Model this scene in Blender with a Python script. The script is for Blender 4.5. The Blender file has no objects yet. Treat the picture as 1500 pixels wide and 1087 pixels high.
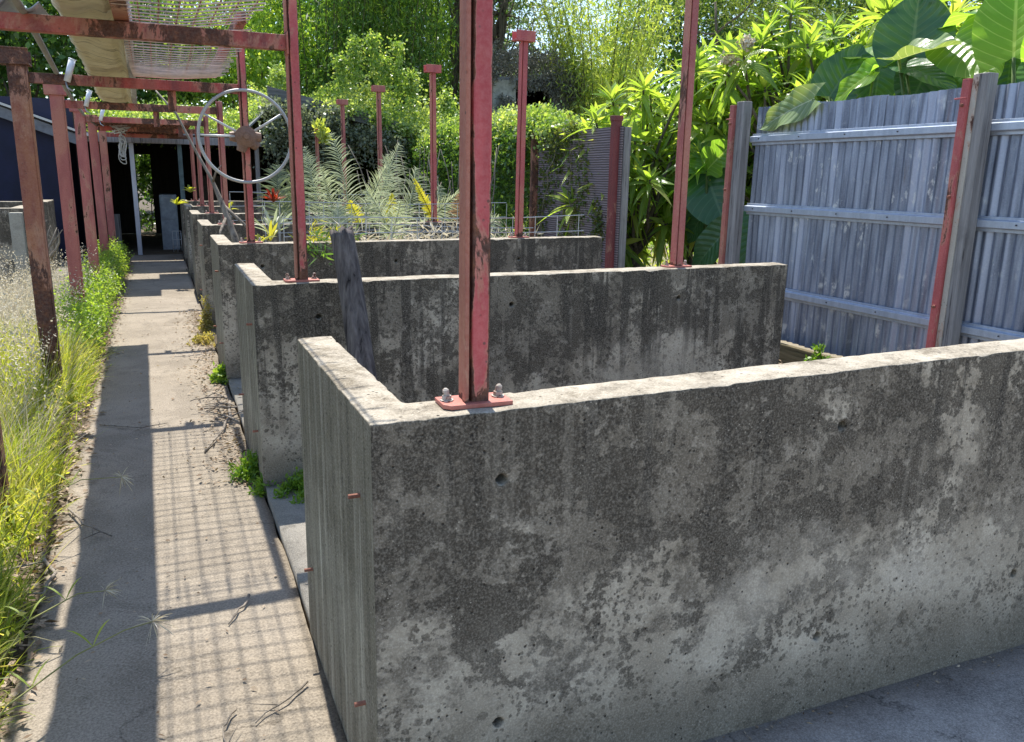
import bpy, bmesh, math, random
import numpy as np
from mathutils import Vector, Matrix
R = math.radians
rng = np.random.default_rng(7)
random.seed(7)
sc = bpy.context.scene
COL = sc.collection

# ------------------------------------------------------------------ helpers
def link(o, parent=None):
    COL.objects.link(o)
    if parent is not None: o.parent = parent
    return o

def tag(o, label=None, cat=None, group=None, kind=None):
    if label: o['label'] = label
    if cat: o['category'] = cat
    if group: o['group'] = group
    if kind: o['kind'] = kind
    return o

def empty(name, loc=(0, 0, 0), label=None, cat=None, group=None, rz=0):
    o = bpy.data.objects.new(name, None); o.empty_display_size = .1
    o.location = loc; o.rotation_euler = (0, 0, rz)
    COL.objects.link(o)
    return tag(o, label, cat, group)

class MB:
    def __init__(s): s.v = []; s.f = []; s.uv = []
    def box(s, x0, x1, y0, y1, z0, z1):
        n = len(s.v)
        s.v += [(x0,y0,z0),(x1,y0,z0),(x1,y1,z0),(x0,y1,z0),(x0,y0,z1),(x1,y0,z1),(x1,y1,z1),(x0,y1,z1)]
        s.f += [tuple(n+i for i in q) for q in ((3,2,1,0),(4,5,6,7),(0,1,5,4),(1,2,6,5),(2,3,7,6),(3,0,4,7))]
        return s
    def prism(s, poly, a, b, axis='x'):
        # poly: list of 2D points, extruded along axis from a to b
        n = len(s.v); m = len(poly)
        for t in (a, b):
            for p, q in poly:
                s.v.append({'x': (t,p,q), 'y': (p,t,q), 'z': (p,q,t)}[axis])
        s.f.append(tuple(n+i for i in range(m))[::-1]); s.f.append(tuple(n+m+i for i in range(m)))
        for i in range(m):
            j = (i+1) % m
            s.f.append((n+i, n+j, n+m+j, n+m+i))
        return s
    def tube(s, pts, rad, n=8, cap=True):
        pts = [Vector(p) for p in pts]
        if not hasattr(rad, '__len__'): rad = [rad]*len(pts)
        b = len(s.v); u = None
        for i, p in enumerate(pts):
            t = (pts[min(i+1, len(pts)-1)] - pts[max(i-1, 0)])
            if t.length < 1e-9: t = Vector((0,0,1))
            t.normalize()
            if u is None: u = t.orthogonal().normalized()
            else:
                u = u - t*u.dot(t)
                u = u.normalized() if u.length > 1e-6 else t.orthogonal().normalized()
            w = t.cross(u)
            for k in range(n):
                a = 2*math.pi*k/n
                s.v.append(tuple(p + (u*math.cos(a) + w*math.sin(a))*rad[i]))
        for i in range(len(pts)-1):
            for k in range(n):
                k2 = (k+1) % n
                s.f.append((b+i*n+k, b+i*n+k2, b+(i+1)*n+k2, b+(i+1)*n+k))
        if cap:
            s.f.append(tuple(b+k for k in range(n))[::-1])
            s.f.append(tuple(b+(len(pts)-1)*n+k for k in range(n)))
        return s
    def torus(s, c, r1, r2, n=48, m=8, ax=(0,1,0)):
        ax = Vector(ax).normalized(); u = ax.orthogonal().normalized(); w = ax.cross(u); b = len(s.v); c = Vector(c)
        for i in range(n):
            a = 2*math.pi*i/n; d = u*math.cos(a) + w*math.sin(a)
            for k in range(m):
                q = 2*math.pi*k/m
                s.v.append(tuple(c + d*(r1 + r2*math.cos(q)) + ax*r2*math.sin(q)))
        for i in range(n):
            for k in range(m):
                i2, k2 = (i+1) % n, (k+1) % m
                s.f.append((b+i*m+k, b+i2*m+k, b+i2*m+k2, b+i*m+k2))
        return s
    def cyl(s, p0, p1, r, n=12): return s.tube([p0, p1], r, n)
    def build(s, name, mat, parent=None, smooth=False, bevel=0, solid=0):
        me = bpy.data.meshes.new(name); me.from_pydata(s.v, [], s.f)
        if mat: me.materials.append(mat)
        me.update()
        bm = bmesh.new(); bm.from_mesh(me); bmesh.ops.recalc_face_normals(bm, faces=bm.faces); bm.to_mesh(me); bm.free()
        if smooth: me.polygons.foreach_set('use_smooth', [True]*len(me.polygons))
        o = bpy.data.objects.new(name, me); link(o, parent)
        if bevel:
            m = o.modifiers.new('b', 'BEVEL'); m.width = bevel; m.segments = 2; m.limit_method = 'ANGLE'
        if solid:
            m = o.modifiers.new('s', 'SOLIDIFY'); m.thickness = solid
        return o

def npmesh(name, V, F, mat, parent=None, uv=None, smooth=False):
    """V (n,3), F (m,4) or (m,3) arrays"""
    me = bpy.data.meshes.new(name)
    V = np.asarray(V, np.float32); F = np.asarray(F, np.int32); k = F.shape[1]
    me.vertices.add(len(V)); me.vertices.foreach_set('co', V.ravel())
    me.loops.add(F.size); me.loops.foreach_set('vertex_index', F.ravel())
    me.polygons.add(len(F)); me.polygons.foreach_set('loop_start', np.arange(0, F.size, k, dtype=np.int32))
    me.polygons.foreach_set('loop_total', np.full(len(F), k, np.int32))
    if uv is not None:
        l = me.uv_layers.new(name='uv'); l.data.foreach_set('uv', np.asarray(uv, np.float32)[F.ravel()].ravel())
    if smooth: me.polygons.foreach_set('use_smooth', np.ones(len(F), bool))
    me.update(calc_edges=True); me.validate()
    if mat: me.materials.append(mat)
    return link(bpy.data.objects.new(name, me), parent)

def unit(a): return a / np.maximum(np.linalg.norm(a, axis=-1, keepdims=True), 1e-9)

def strips(P, D, N, L, W, n=3, droop=.3, fold=.12, prof=None, mid=True):
    """arrays of leaf blades: returns V, F, UV. droop along -Z."""
    P = np.asarray(P, float); k = len(P); D = unit(np.asarray(D, float)); N = np.asarray(N, float)
    S = unit(np.cross(D, N)); N = np.cross(S, D)
    L = np.broadcast_to(L, (k,)).astype(float); W = np.broadcast_to(W, (k,)).astype(float); droop = np.broadcast_to(droop, (k,)).astype(float)
    if prof is None: prof = lambda t: np.sin(np.pi*np.clip(t*.93+.05, 0, 1))**.8
    cols = 3 if mid else 2; V = []; UV = []
    for i in range(n+1):
        t = i/n
        c = P + D*(L*t)[:, None]; c[:, 2] -= droop*L*t*t
        w = (W*.5*prof(t))[:, None]
        up = N*(fold*w)
        if mid:
            V += [c - S*w + up, c, c + S*w + up]; UV += [(0, t), (.5, t), (1, t)]
        else:
            V += [c - S*w, c + S*w]; UV += [(0, t), (1, t)]
    V = np.stack(V, 1).reshape(-1, 3); UV = np.tile(np.array(UV), (k, 1)); m = cols*(n+1)
    q = []
    for i in range(n):
        for j in range(cols-1):
            a = i*cols + j; q.append((a, a+1, a+cols+1, a+cols))
    F = (np.array(q)[None] + (np.arange(k)*m)[:, None, None]).reshape(-1, 4)
    return V, F, UV

def diamonds(P, D, N, L, W):
    P = np.asarray(P, float); k = len(P); D = unit(D); S = unit(np.cross(D, N)); N = np.cross(S, D)
    L = np.broadcast_to(L, (k,))[:, None]; W = np.broadcast_to(W, (k,))[:, None]
    V = np.stack([P, P + D*L*.45 + S*W*.5 + N*W*.12, P + D*L, P + D*L*.45 - S*W*.5 + N*W*.12], 1).reshape(-1, 3)
    b = (np.arange(k)*4)[:, None]
    return V, np.concatenate([b + np.array([0, 1, 2, 3])], 0)

def rdir(k, up=0., flat=1.):
    d = rng.normal(size=(k, 3)); d[:, 2] = d[:, 2]*flat + up
    return unit(d)

class Leaves:
    """collects diamond leaves"""
    def __init__(s): s.V = []; s.F = []; s.n = 0
    def add(s, V, F): s.V.append(V); s.F.append(F + s.n); s.n += len(V)
    def clumps(s, C, per, spread, L, W, up=0., flat=1.):
        C = np.asarray(C, float); k = len(C)*per
        P = np.repeat(C, per, 0) + rng.normal(size=(k, 3))*np.asarray(spread)
        D = rdir(k, up, flat); N = rdir(k, .6)
        l = L*rng.uniform(.6, 1.3, k)
        s.add(*diamonds(P, D, N, l, W*rng.uniform(.7, 1.2, k)))
    def build(s, name, mat, parent=None):
        return npmesh(name, np.concatenate(s.V), np.concatenate(s.F), mat, parent)

# ------------------------------------------------------------------ materials
def new_mat(name):
    m = bpy.data.materials.new(name); m.use_nodes = True
    nt = m.node_tree; nt.nodes.clear()
    out = nt.nodes.new('ShaderNodeOutputMaterial')
    return m, nt, out
class NT:
    """small node helper"""
    def __init__(s, nt): s.nt = nt; s.co = None
    def n(s, t, **kw):
        x = s.nt.nodes.new(t)
        for k, v in kw.items(): setattr(x, k, v)
        return x
    def set(s, sock, v):
        if hasattr(v, 'is_output') or isinstance(v, bpy.types.NodeSocket): s.nt.links.new(v, sock)
        else: sock.default_value = v
    def coords(s, scale=(1, 1, 1), rand=True, src='Object'):
        tc = s.n('ShaderNodeTexCoord'); o = tc.outputs[src]
        if rand:
            oi = s.n('ShaderNodeObjectInfo'); mu = s.n('ShaderNodeVectorMath', operation='MULTIPLY')
            mu.inputs[0].default_value = (37.3, 23.1, 11.7); s.nt.links.new(oi.outputs['Random'], mu.inputs[1])
            ad = s.n('ShaderNodeVectorMath', operation='ADD'); s.set(ad.inputs[0], o); s.set(ad.inputs[1], mu.outputs[0]); o = ad.outputs[0]
        if tuple(scale) != (1, 1, 1):
            mu = s.n('ShaderNodeVectorMath', operation='MULTIPLY'); s.set(mu.inputs[0], o); mu.inputs[1].default_value = scale; o = mu.outputs[0]
        return o
    def noise(s, co, scale, detail=6, rough=.6, dist=0.):
        x = s.n('ShaderNodeTexNoise'); s.set(x.inputs['Vector'], co); x.inputs['Scale'].default_value = scale
        x.inputs['Detail'].default_value = detail; x.inputs['Roughness'].default_value = rough; x.inputs['Distortion'].default_value = dist
        return x.outputs['Fac']
    def voro(s, co, scale, feature='F1', out='Distance', rnd=1.):
        x = s.n('ShaderNodeTexVoronoi', feature=feature); s.set(x.inputs['Vector'], co); x.inputs['Scale'].default_value = scale
        x.inputs['Randomness'].default_value = rnd
        return x.outputs[out]
    def step(s, v, a, b):
        """smooth map a->0, b->1 (a>b inverts)"""
        x = s.n('ShaderNodeMapRange', interpolation_type='SMOOTHSTEP')
        s.set(x.inputs['Value'], v); x.inputs['From Min'].default_value = a; x.inputs['From Max'].default_value = b
        return x.outputs['Result']
    def math(s, op, a, b=0., c=None):
        x = s.n('ShaderNodeMath', operation=op); s.set(x.inputs[0], a); s.set(x.inputs[1], b)
        if c is not None: s.set(x.inputs[2], c)
        return x.outputs[0]
    def mix(s, f, a, b):
        x = s.n('ShaderNodeMix', data_type='RGBA'); s.set(x.inputs[0], f)
        for sock, v in ((x.inputs[6], a), (x.inputs[7], b)):
            s.set(sock, (*v, 1) if isinstance(v, tuple) and len(v) == 3 else v)
        return x.outputs[2]
    def sep(s, v):
        x = s.n('ShaderNodeSeparateXYZ'); s.set(x.inputs[0], v); return x.outputs
    def bump(s, h, strength=.5, dist=.01, prev=None):
        x = s.n('ShaderNodeBump'); x.inputs['Strength'].default_value = strength; x.inputs['Distance'].default_value = dist
        s.set(x.inputs['Height'], h)
        if prev is not None: s.set(x.inputs['Normal'], prev)
        return x.outputs[0]
    def ramp(s, f, cols):
        x = s.n('ShaderNodeValToRGB'); s.set(x.inputs[0], f); cr = x.color_ramp
        while len(cr.elements) < len(cols): cr.elements.new(.5)
        for e, (p, c) in zip(cr.elements, cols): e.position = p; e.color = (*c, 1)
        return x.outputs[0]
    def bsdf(s, out, col, rough=.7, metal=0., normal=None, spec=.4):
        b = s.n('ShaderNodeBsdfPrincipled'); s.set(b.inputs['Base Color'], (*col, 1) if isinstance(col, tuple) and len(col) == 3 else col)
        s.set(b.inputs['Roughness'], rough); s.set(b.inputs['Metallic'], metal); b.inputs['Specular IOR Level'].default_value = spec
        if normal is not None: s.set(b.inputs['Normal'], normal)
        if out is not None: s.nt.links.new(b.outputs[0], out.inputs[0])
        return b.outputs[0]

def m_wall(name='mouldy_concrete', drip=False):
    m, nt, out = new_mat(name); h = NT(nt)
    tc = h.n('ShaderNodeTexCoord'); raw = tc.outputs['Object']; co = h.coords()
    z = h.sep(raw)[2]; geo = h.n('ShaderNodeNewGeometry'); nrm = h.sep(geo.outputs['Normal'])
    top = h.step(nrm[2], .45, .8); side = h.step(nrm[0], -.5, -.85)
    M = lambda a, b: h.math('MULTIPLY', a, b)
    big = h.noise(co, 1.4, 3, .5, .4)
    wob = M(h.math('SUBTRACT', big, .5), 1.3)
    hm = h.step(h.math('ADD', z, wob), .22, .80)                       # 1 high on the wall
    up = h.math('SUBTRACT', hm, .5)
    # cement skin
    col = h.ramp(h.noise(co, 5, 7, .62, .3), [(.34, (.25, .225, .185)), (.5, (.37, .34, .288)), (.66, (.50, .468, .405))])
    # clouds of mould, ragged at the rim
    n1 = h.math('ADD', M(h.noise(co, 2.3, 3, .5, .6), .62), M(h.noise(co, 15, 6, .68, .3), .38))
    cloud = h.step(h.math('ADD', n1, M(up, .16)), .485, .56)
    col = h.mix(M(cloud, .70), col, (.076, .067, .057))
    n2 = h.math('ADD', M(h.noise(co, 6.5, 3, .5, .5), .55), M(h.noise(co, 34, 5, .66), .45))
    rag = h.step(h.math('ADD', n2, M(up, .10)), .515, .56)
    col = h.mix(M(rag, .84), col, (.036, .032, .028))
    # colonies: separate dark spots of many sizes
    for sc_, th, k_, gate in ((17, .30, .70, .47), (31, .33, .74, .445), (56, .32, .72, .44)):
        v = h.math('ADD', h.voro(co, sc_), M(h.math('SUBTRACT', h.noise(co, sc_*1.6, 4, .65), .5), .75))
        g = h.step(h.math('ADD', h.noise(co, 2.2+sc_*.05, 2, .5), M(up, -.03)), gate, gate+.07)
        col = h.mix(M(M(h.step(v, th, th-.07), g), k_), col, (.058, .05, .042))
    # runs from the top
    streak = h.step(h.noise(h.coords((8, 8, .5)), 1.7, 7, .66, .3), .485 if drip else .53, .575 if drip else .63)
    lo_ = .70 if drip else .95
    col = h.mix(M(M(streak, h.step(h.math('ADD', z, M(h.noise(h.coords((9, 9, .3)), 2, 3), .9)), lo_, lo_+.45)), .88), col, (.026, .024, .023))
    s2 = M(h.step(h.noise(h.coords((16, 16, .4)), 1.5, 4, .55), .57, .66), h.step(h.noise(co, 1.7, 2), .46, .58))
    col = h.mix(M(s2, .16), col, (.46, .43, .375))
    lite = M(h.step(h.noise(co, 17, 7, .7, .3), .55, .62), h.step(h.noise(co, 3.1, 2), .47, .57))
    col = h.mix(M(lite, .5), col, (.43, .40, .35))
    # pale band low on the wall, darker foot below it
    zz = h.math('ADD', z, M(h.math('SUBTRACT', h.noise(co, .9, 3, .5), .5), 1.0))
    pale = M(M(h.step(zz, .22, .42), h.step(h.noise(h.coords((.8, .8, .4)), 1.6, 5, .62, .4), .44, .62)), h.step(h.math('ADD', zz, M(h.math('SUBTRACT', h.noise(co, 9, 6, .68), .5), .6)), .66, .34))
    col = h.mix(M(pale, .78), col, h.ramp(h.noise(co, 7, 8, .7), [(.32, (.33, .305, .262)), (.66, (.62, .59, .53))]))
    v = h.math('ADD', h.voro(co, 27), M(h.math('SUBTRACT', h.noise(co, 44, 4, .66), .5), 1.0))
    sp = M(h.step(v, .25, .17), h.step(h.noise(co, 3.4, 2), .50, .57))
    col = h.mix(M(M(sp, pale), .66), col, (.085, .075, .064))
    foot = h.step(h.math('ADD', z, M(h.noise(co, 2.5, 4), .34)), .52, .26)
    col = h.mix(M(foot, .76), col, (.125, .113, .092))
    # board marked ends
    bd = h.noise(h.coords((30, 22, .7)), 1.2, 6, .66)
    col = h.mix(M(side, .74), col, h.ramp(bd, [(.36, (.06, .054, .04)), (.48, (.13, .118, .088)), (.58, (.22, .205, .165)), (.68, (.50, .475, .42))]))
    # upward faces in their own tone, with less mould
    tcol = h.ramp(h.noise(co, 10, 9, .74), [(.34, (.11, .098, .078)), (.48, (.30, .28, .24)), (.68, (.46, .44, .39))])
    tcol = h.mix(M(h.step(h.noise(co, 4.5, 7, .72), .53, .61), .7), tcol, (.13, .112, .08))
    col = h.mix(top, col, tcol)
    fine = h.noise(co, 170, 3, .7)
    col = h.mix(.20, col, h.ramp(fine, [(.36, (.02, .018, .015)), (.5, (.22, .20, .165)), (.64, (.66, .62, .55))]))
    pit = M(h.step(h.voro(co, 42), .19, .10), h.step(h.noise(co, 12, 2), .50, .58))
    col = h.mix(M(pit, .85), col, (.022, .019, .016))
    dot = M(h.step(h.voro(co, 70), .16, .08), h.step(h.noise(co, 7, 2), .53, .60))
    col = h.mix(M(dot, .6), col, (.58, .55, .49))
    hgt = h.math('SUBTRACT', h.math('ADD', M(fine, .3), h.noise(co, 22, 7, .72)), M(pit, 1.2))
    w_ = h.n('ShaderNodeMix', data_type='RGBA', blend_type='MULTIPLY'); w_.inputs[0].default_value = 1; h.set(w_.inputs[6], col); w_.inputs[7].default_value = (1.07, 1.015, .93, 1); col = w_.outputs[2]
    h.bsdf(out, col, .92, 0, h.bump(hgt, .7, .007), .2)
    return m

def m_path(name, dark, light, scale=1., grit=.5, wear=True):
    m, nt, out = new_mat(name); h = NT(nt); co = h.coords((scale,)*3, rand=False)
    col = h.ramp(h.noise(co, 2.2, 9, .68, .2), [(.3, dark), (.5, tuple((a+b)/2 for a, b in zip(dark, light))), (.7, light)])
    if wear:
        col = h.mix(h.math('MULTIPLY', h.step(h.noise(co, 6, 7, .7, .3), .54, .68), .6), col, tuple(.45*x for x in dark))
        col = h.mix(h.math('MULTIPLY', h.step(h.voro(co, 13), .16, .07), .45), col, tuple(.35*x for x in dark))
        st = h.step(h.noise(co, 1.3, 6, .66, .8), .50, .60); col = h.mix(h.math('MULTIPLY', st, .42), col, tuple(.42*x for x in dark))
        dd = h.n('ShaderNodeVectorMath', operation='ADD'); h.set(dd.inputs[0], co); nz = h.n('ShaderNodeTexNoise'); h.set(nz.inputs['Vector'], co); nz.inputs['Scale'].default_value = 4.; nz.inputs['Detail'].default_value = 5
        sm = h.n('ShaderNodeVectorMath', operation='SCALE'); h.set(sm.inputs[0], nz.outputs['Color']); sm.inputs['Scale'].default_value = .35; h.set(dd.inputs[1], sm.outputs[0])
        cr = h.math('MULTIPLY', h.step(h.voro(dd.outputs[0], .75, 'DISTANCE_TO_EDGE'), .007, .002), h.step(h.noise(co, .8, 2), .45, .55))
        col = h.mix(h.math('MULTIPLY', cr, .8), col, tuple(.2*x for x in dark))
    fine = h.noise(co, 120, 4, .75)
    col = h.mix(grit, col, h.ramp(fine, [(.32, tuple(.25*x for x in dark)), (.5, tuple((a+b)*.5 for a, b in zip(dark, light))), (.72, tuple(min(1.45*x, .85) for x in light))]))
    crack = h.step(h.voro(h.coords((scale,)*3, False), 1.1, 'DISTANCE_TO_EDGE'), .012, .002)
    hgt = h.math('ADD', h.math('MULTIPLY', fine, .3), h.noise(co, 14, 7, .7))
    h.bsdf(out, col, .92, 0, h.bump(hgt, .55, .006), .2)
    return m

def m_paint(name, c1, c2, rust=.5, c3=None, sc_=4.2, foot=0., edge=0.):
    """flaking oxide paint: rust = share rusted"""
    m, nt, out = new_mat(name); h = NT(nt); co = h.coords()
    st = h.noise(h.coords((6, 6, 1.1)), 2.2, 6, .6)
    col = h.mix(h.step(st, .35, .65), c1, c2)
    if c3: col = h.mix(h.step(h.noise(co, 1.3, 4, .6), .48, .62), col, c3)
    a = .72 - rust*.32
    rn = h.noise(h.coords((1, 1, .45)), sc_, 9, .7, .4)
    if foot:
        zf = h.sep(h.n('ShaderNodeTexCoord').outputs['Object'])[2]
        rn = h.math('ADD', rn, h.math('MULTIPLY', h.step(h.math('ADD', zf, h.math('MULTIPLY', h.noise(co, 20, 3), .05)), .02+foot, .0), .3))
    if edge:
        xs_ = h.sep(h.n('ShaderNodeTexCoord').outputs['Object'])[0]
        rn = h.math('ADD', rn, h.math('MULTIPLY', h.step(h.math('ABSOLUTE', h.math('SUBTRACT', xs_, .0095)), .0135, .0215), edge))
    msk = h.step(rn, a, a+.03)
    rc = h.ramp(h.noise(co, 22, 7, .72), [(.3, (.028, .011, .008)), (.5, (.085, .03, .017)), (.72, (.24, .09, .035))])
    halo = h.step(rn, a-.05, a)
    col = h.mix(h.math('MULTIPLY', halo, .5), col, (.50, .27, .17))
    col = h.mix(msk, col, rc)
    sp = h.math('MULTIPLY', h.step(h.voro(co, 42), .2, .1), h.step(h.noise(co, 9, 2), .5, .6))
    col = h.mix(h.math('MULTIPLY', sp, .8), col, (.07, .03, .02))
    dust = h.noise(co, 90, 4, .7)
    col = h.mix(.12, col, h.ramp(dust, [(.35, (.1, .05, .04)), (.7, (.6, .5, .45))]))
    rough = h.math('ADD', .55, h.math('MULTIPLY', msk, .35))
    hgt = h.math('ADD', h.math('MULTIPLY', msk, -.6), h.math('MULTIPLY', h.noise(co, 60, 4), .35))
    h.bsdf(out, col, rough, 0, h.bump(hgt, .5, .003), .35)
    return m

def m_metal(name, c1, c2, rough=.5, metal=.5, streak=True, white=0., bands=0):
    m, nt, out = new_mat(name); h = NT(nt); co = h.coords()
    f = h.noise(h.coords((9, 9, .8)) if streak else co, 2., 6, .6)
    col = h.ramp(f, [(.3, c1), (.7, c2)])
    if bands:
        bn = h.noise(h.coords((.05, 1, .03)), 5.5, 2, .5)
        col = h.mix(h.math('MULTIPLY', h.step(bn, .57, .60), .75), col, (.42, .47, .60))
        col = h.mix(h.math('MULTIPLY', h.step(bn, .44, .38), .5), col, (.05, .06, .085))
    if white:
        w = h.math('MULTIPLY', h.step(h.noise(h.coords((1, 1, .5)), 11, 7, .7), .54, .62), h.step(h.noise(h.coords((.6, .6, 1.4)), 2.1, 3), .47, .58))
        col = h.mix(h.math('MULTIPLY', w, white), col, (.62, .64, .66))
        r = h.step(h.noise(h.coords((3, 3, .4)), 1.3, 7, .7), .61, .70)
        col = h.mix(h.math('MULTIPLY', r, .55), col, (.13, .10, .085))
    col = h.mix(.12, col, h.ramp(h.noise(co, 80, 4, .7), [(.35, (.08, .08, .09)), (.7, (.6, .6, .62))]))
    h.bsdf(out, col, rough, metal, h.bump(h.noise(co, 40, 5), .25, .002))
    return m

def m_wood(name, c1, c2, axis=2, rough=.9, deep=1.):
    m, nt, out = new_mat(name); h = NT(nt)
    s = [26, 26, 26]; s[axis] = 1.2
    g = h.noise(h.coords(tuple(s)), 1.4, 7, .65, .2)
    col = h.ramp(g, [(.3, c1), (.68, c2)])
    col = h.mix(h.math('MULTIPLY', h.step(g, .40, .34), .8*deep), col, tuple(.25*x for x in c1))
    co = h.coords(); col = h.mix(h.math('MULTIPLY', h.step(h.noise(co, 3, 5, .6), .5, .7), .4), col, tuple(.5*x for x in c1))
    h.bsdf(out, col, rough, 0, h.bump(g, .8*deep, .012), .2)
    return m

def m_leaf(name, cols, trans=.45, rough=.45, veins=False, tcol=None, vein_col=None, tgain=1.5):
    m, nt, out = new_mat(name); h = NT(nt)
    geo = h.n('ShaderNodeNewGeometry')
    col = h.ramp(geo.outputs['Random Per Island'], cols)
    co = h.coords(rand=False)
    col = h.mix(h.math('MULTIPLY', h.step(h.noise(co, .9, 3), .45, .7), .4), col, cols[-1][1])
    nrmal = None
    if veins:
        uv = h.n('ShaderNodeUVMap'); s = h.sep(uv.outputs[0])
        du = h.math('ABSOLUTE', h.math('SUBTRACT', s[0], .5))
        midr = h.step(du, .03, .012)
        ph = h.math('SUBTRACT', h.math('MULTIPLY', s[1], 9.), h.math('MULTIPLY', du, 5.))
        fr = h.math('ABSOLUTE', h.math('SUBTRACT', h.math('FRACT', ph), .5))
        sv = h.step(fr, .07, .02)
        v = h.math('MAXIMUM', midr, h.math('MULTIPLY', sv, .7))
        col = h.mix(h.math('MULTIPLY', v, .75), col, vein_col or (.35, .45, .16))
        nrmal = h.bump(h.math('ADD', fr, h.math('MULTIPLY', h.noise(co, 18, 4), .3)), .5, .02)
    b = h.bsdf(None, col, rough, 0, nrmal, .45)
    t = h.n('ShaderNodeBsdfTranslucent')
    tc = h.n('ShaderNodeMix', data_type='RGBA', blend_type='MULTIPLY'); tc.inputs[0].default_value = 1
    h.set(tc.inputs[6], col); tc.inputs[7].default_value = (*(tcol or (1.35*tgain, 1.25*tgain, .5*tgain)), 1)
    nt.links.new(tc.outputs[2], t.inputs[0])
    mx = h.n('ShaderNodeMixShader'); mx.inputs[0].default_value = trans
    nt.links.new(b, mx.inputs[1]); nt.links.new(t.outputs[0], mx.inputs[2]); nt.links.new(mx.outputs[0], out.inputs[0])
    return m

def m_plain(name, c, rough=.7, metal=0., var=.3, scale=8):
    m, nt, out = new_mat(name); h = NT(nt); co = h.coords()
    col = h.ramp(h.noise(co, scale, 6, .65), [(.3, tuple(x*(1-var) for x in c)), (.7, tuple(min(1, x*(1+var)) for x in c))])
    h.bsdf(out, col, rough, metal, h.bump(h.noise(co, scale*6, 4), .3, .003), .3)
    return m

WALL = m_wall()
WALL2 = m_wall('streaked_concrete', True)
PATH = m_path('path_concrete', (.168, .14, .104), (.34, .292, .228), 1., .5)
APRON = m_path('apron_concrete', (.14, .125, .112), (.53, .48, .43), 1.5, .5)
SLAB = m_path('slab_concrete', (.16, .145, .12), (.33, .305, .26), 1.5, .45)
SOIL = m_path('soil', (.05, .04, .028), (.16, .125, .085), 1.5, .5)
SAND = m_path('dry_ground', (.16, .135, .095), (.36, .31, .23), 1.2, .5)
RED = m_paint('red_oxide_paint', (.56, .115, .105), (.42, .075, .078), .36, (.56, .19, .12), 5., .075)
REDP = m_paint('red_post_paint', (.58, .095, .10), (.42, .06, .068), .44, (.58, .18, .13), 6., .085, .15)
FLANGEM = m_paint('salmon_flange_paint', (.44, .16, .10), (.33, .10, .07), .42, (.30, .13, .08), 5., .06)
REDL = m_paint('faded_pink_paint', (.46, .135, .11), (.35, .085, .078), .36, (.48, .18, .12), 4., .06)
RUSTY = m_paint('rusted_paint', (.34, .12, .06), (.24, .065, .045), .78, (.44, .20, .095), 1.9)
BEAMR = m_paint('beam_paint', (.45, .062, .05), (.20, .03, .028), .68, (.48, .13, .085), 3.)
PLATE = m_paint('plate_paint', (.46, .15, .11), (.42, .12, .09), .1)
GALV = m_metal('galvanised_steel', (.36, .41, .50), (.50, .56, .66), .40, .45)
SHEET = m_metal('corrugated_zinc', (.095, .115, .17), (.36, .41, .52), .40, .5, True, .85, 1)  # bluish tint of skylit shade put into the zinc colour
BOLT = m_paint('weathered_bolt', (.42, .40, .36), (.33, .28, .23), .55, (.50, .46, .42), 60.)
WIRE = m_metal('galvanised_wire', (.45, .46, .46), (.66, .66, .64), .5, .3, False)
ROD = m_plain('rusty_rod', (.30, .13, .09), .8, 0, .45, 20)
MROD = m_plain('mesh_rod', (.62, .50, .44), .8, 0, .4, 9)
NETM = m_plain('pale_net', (.72, .68, .64), .6)
TIMBER = m_wood('grey_timber', (.17, .16, .155), (.36, .345, .33))
LOG = m_wood('dark_log', (.03, .025, .026), (.21, .185, .175), 2, .95, 1.5)
CREAM = m_paint('cream_paint', (.55, .52, .44), (.44, .41, .34), .45)
CANVAS = None
PVC = m_plain('white_pvc', (.75, .76, .78), .4, 0, .08)
CONDUIT = m_plain('grey_conduit', (.27, .26, .24), .6, 0, .25)
NAVY = m_plain('navy_paint', (.008, .011, .036), .6, 0, .3, 3)
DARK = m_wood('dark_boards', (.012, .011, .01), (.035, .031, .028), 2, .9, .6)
ROOFM = m_metal('old_roof_metal', (.16, .17, .18), (.28, .29, .30), .6, .3, False)
BARK = m_wood('bark', (.055, .045, .034), (.18, .155, .12), 2, .95)
BAMB = m_wood('bamboo_culm', (.05, .06, .022), (.16, .17, .065), 2, .6, .3)
TWIGM = m_wood('dead_wood', (.14, .115, .09), (.32, .28, .23), 2, .95, .6)
L_HEDGE = m_leaf('hedge_leaf', [(0, (.115, .205, .045)), (.5, (.19, .31, .075)), (.85, (.32, .42, .13)), (1, (.48, .54, .26))], 0.42, .36)
L_DARK = m_leaf('dark_leaf', [(0, (.035, .085, .022)), (.6, (.07, .15, .036)), (1, (.15, .26, .055))], 0.4, .36)
L_BAMB = m_leaf('bamboo_leaf', [(0, (.04, .10, .024)), (.6, (.085, .19, .036)), (1, (.22, .34, .07))], 0.45)
L_LIGHT = m_leaf('light_leaf', [(0, (.14, .26, .04)), (.5, (.22, .37, .06)), (1, (.38, .48, .11))], 0.5)
L_GREY = m_leaf('grey_leaf', [(0, (.10, .12, .07)), (.6, (.18, .21, .13)), (1, (.32, .34, .24))], 0.35, tcol=(1.3, 1.4, .9))
L_WHORL = m_leaf('glossy_leaf', [(0, (.095, .185, .035)), (.45, (.165, .28, .048)), (.85, (.25, .36, .075)), (1, (.36, .40, .12))], 0.47, .24, True, vein_col=(.38, .46, .16), tgain=1.95)
L_EAR = m_leaf('big_leaf', [(0, (.08, .19, .03)), (.6, (.13, .26, .04)), (1, (.18, .32, .05))], 0.6, .28, True, vein_col=(.34, .46, .16), tgain=2.1)
L_YEL = m_leaf('yellow_leaf', [(0, (.22, .26, .03)), (1, (.36, .36, .05))], .5, .4, True)
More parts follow.
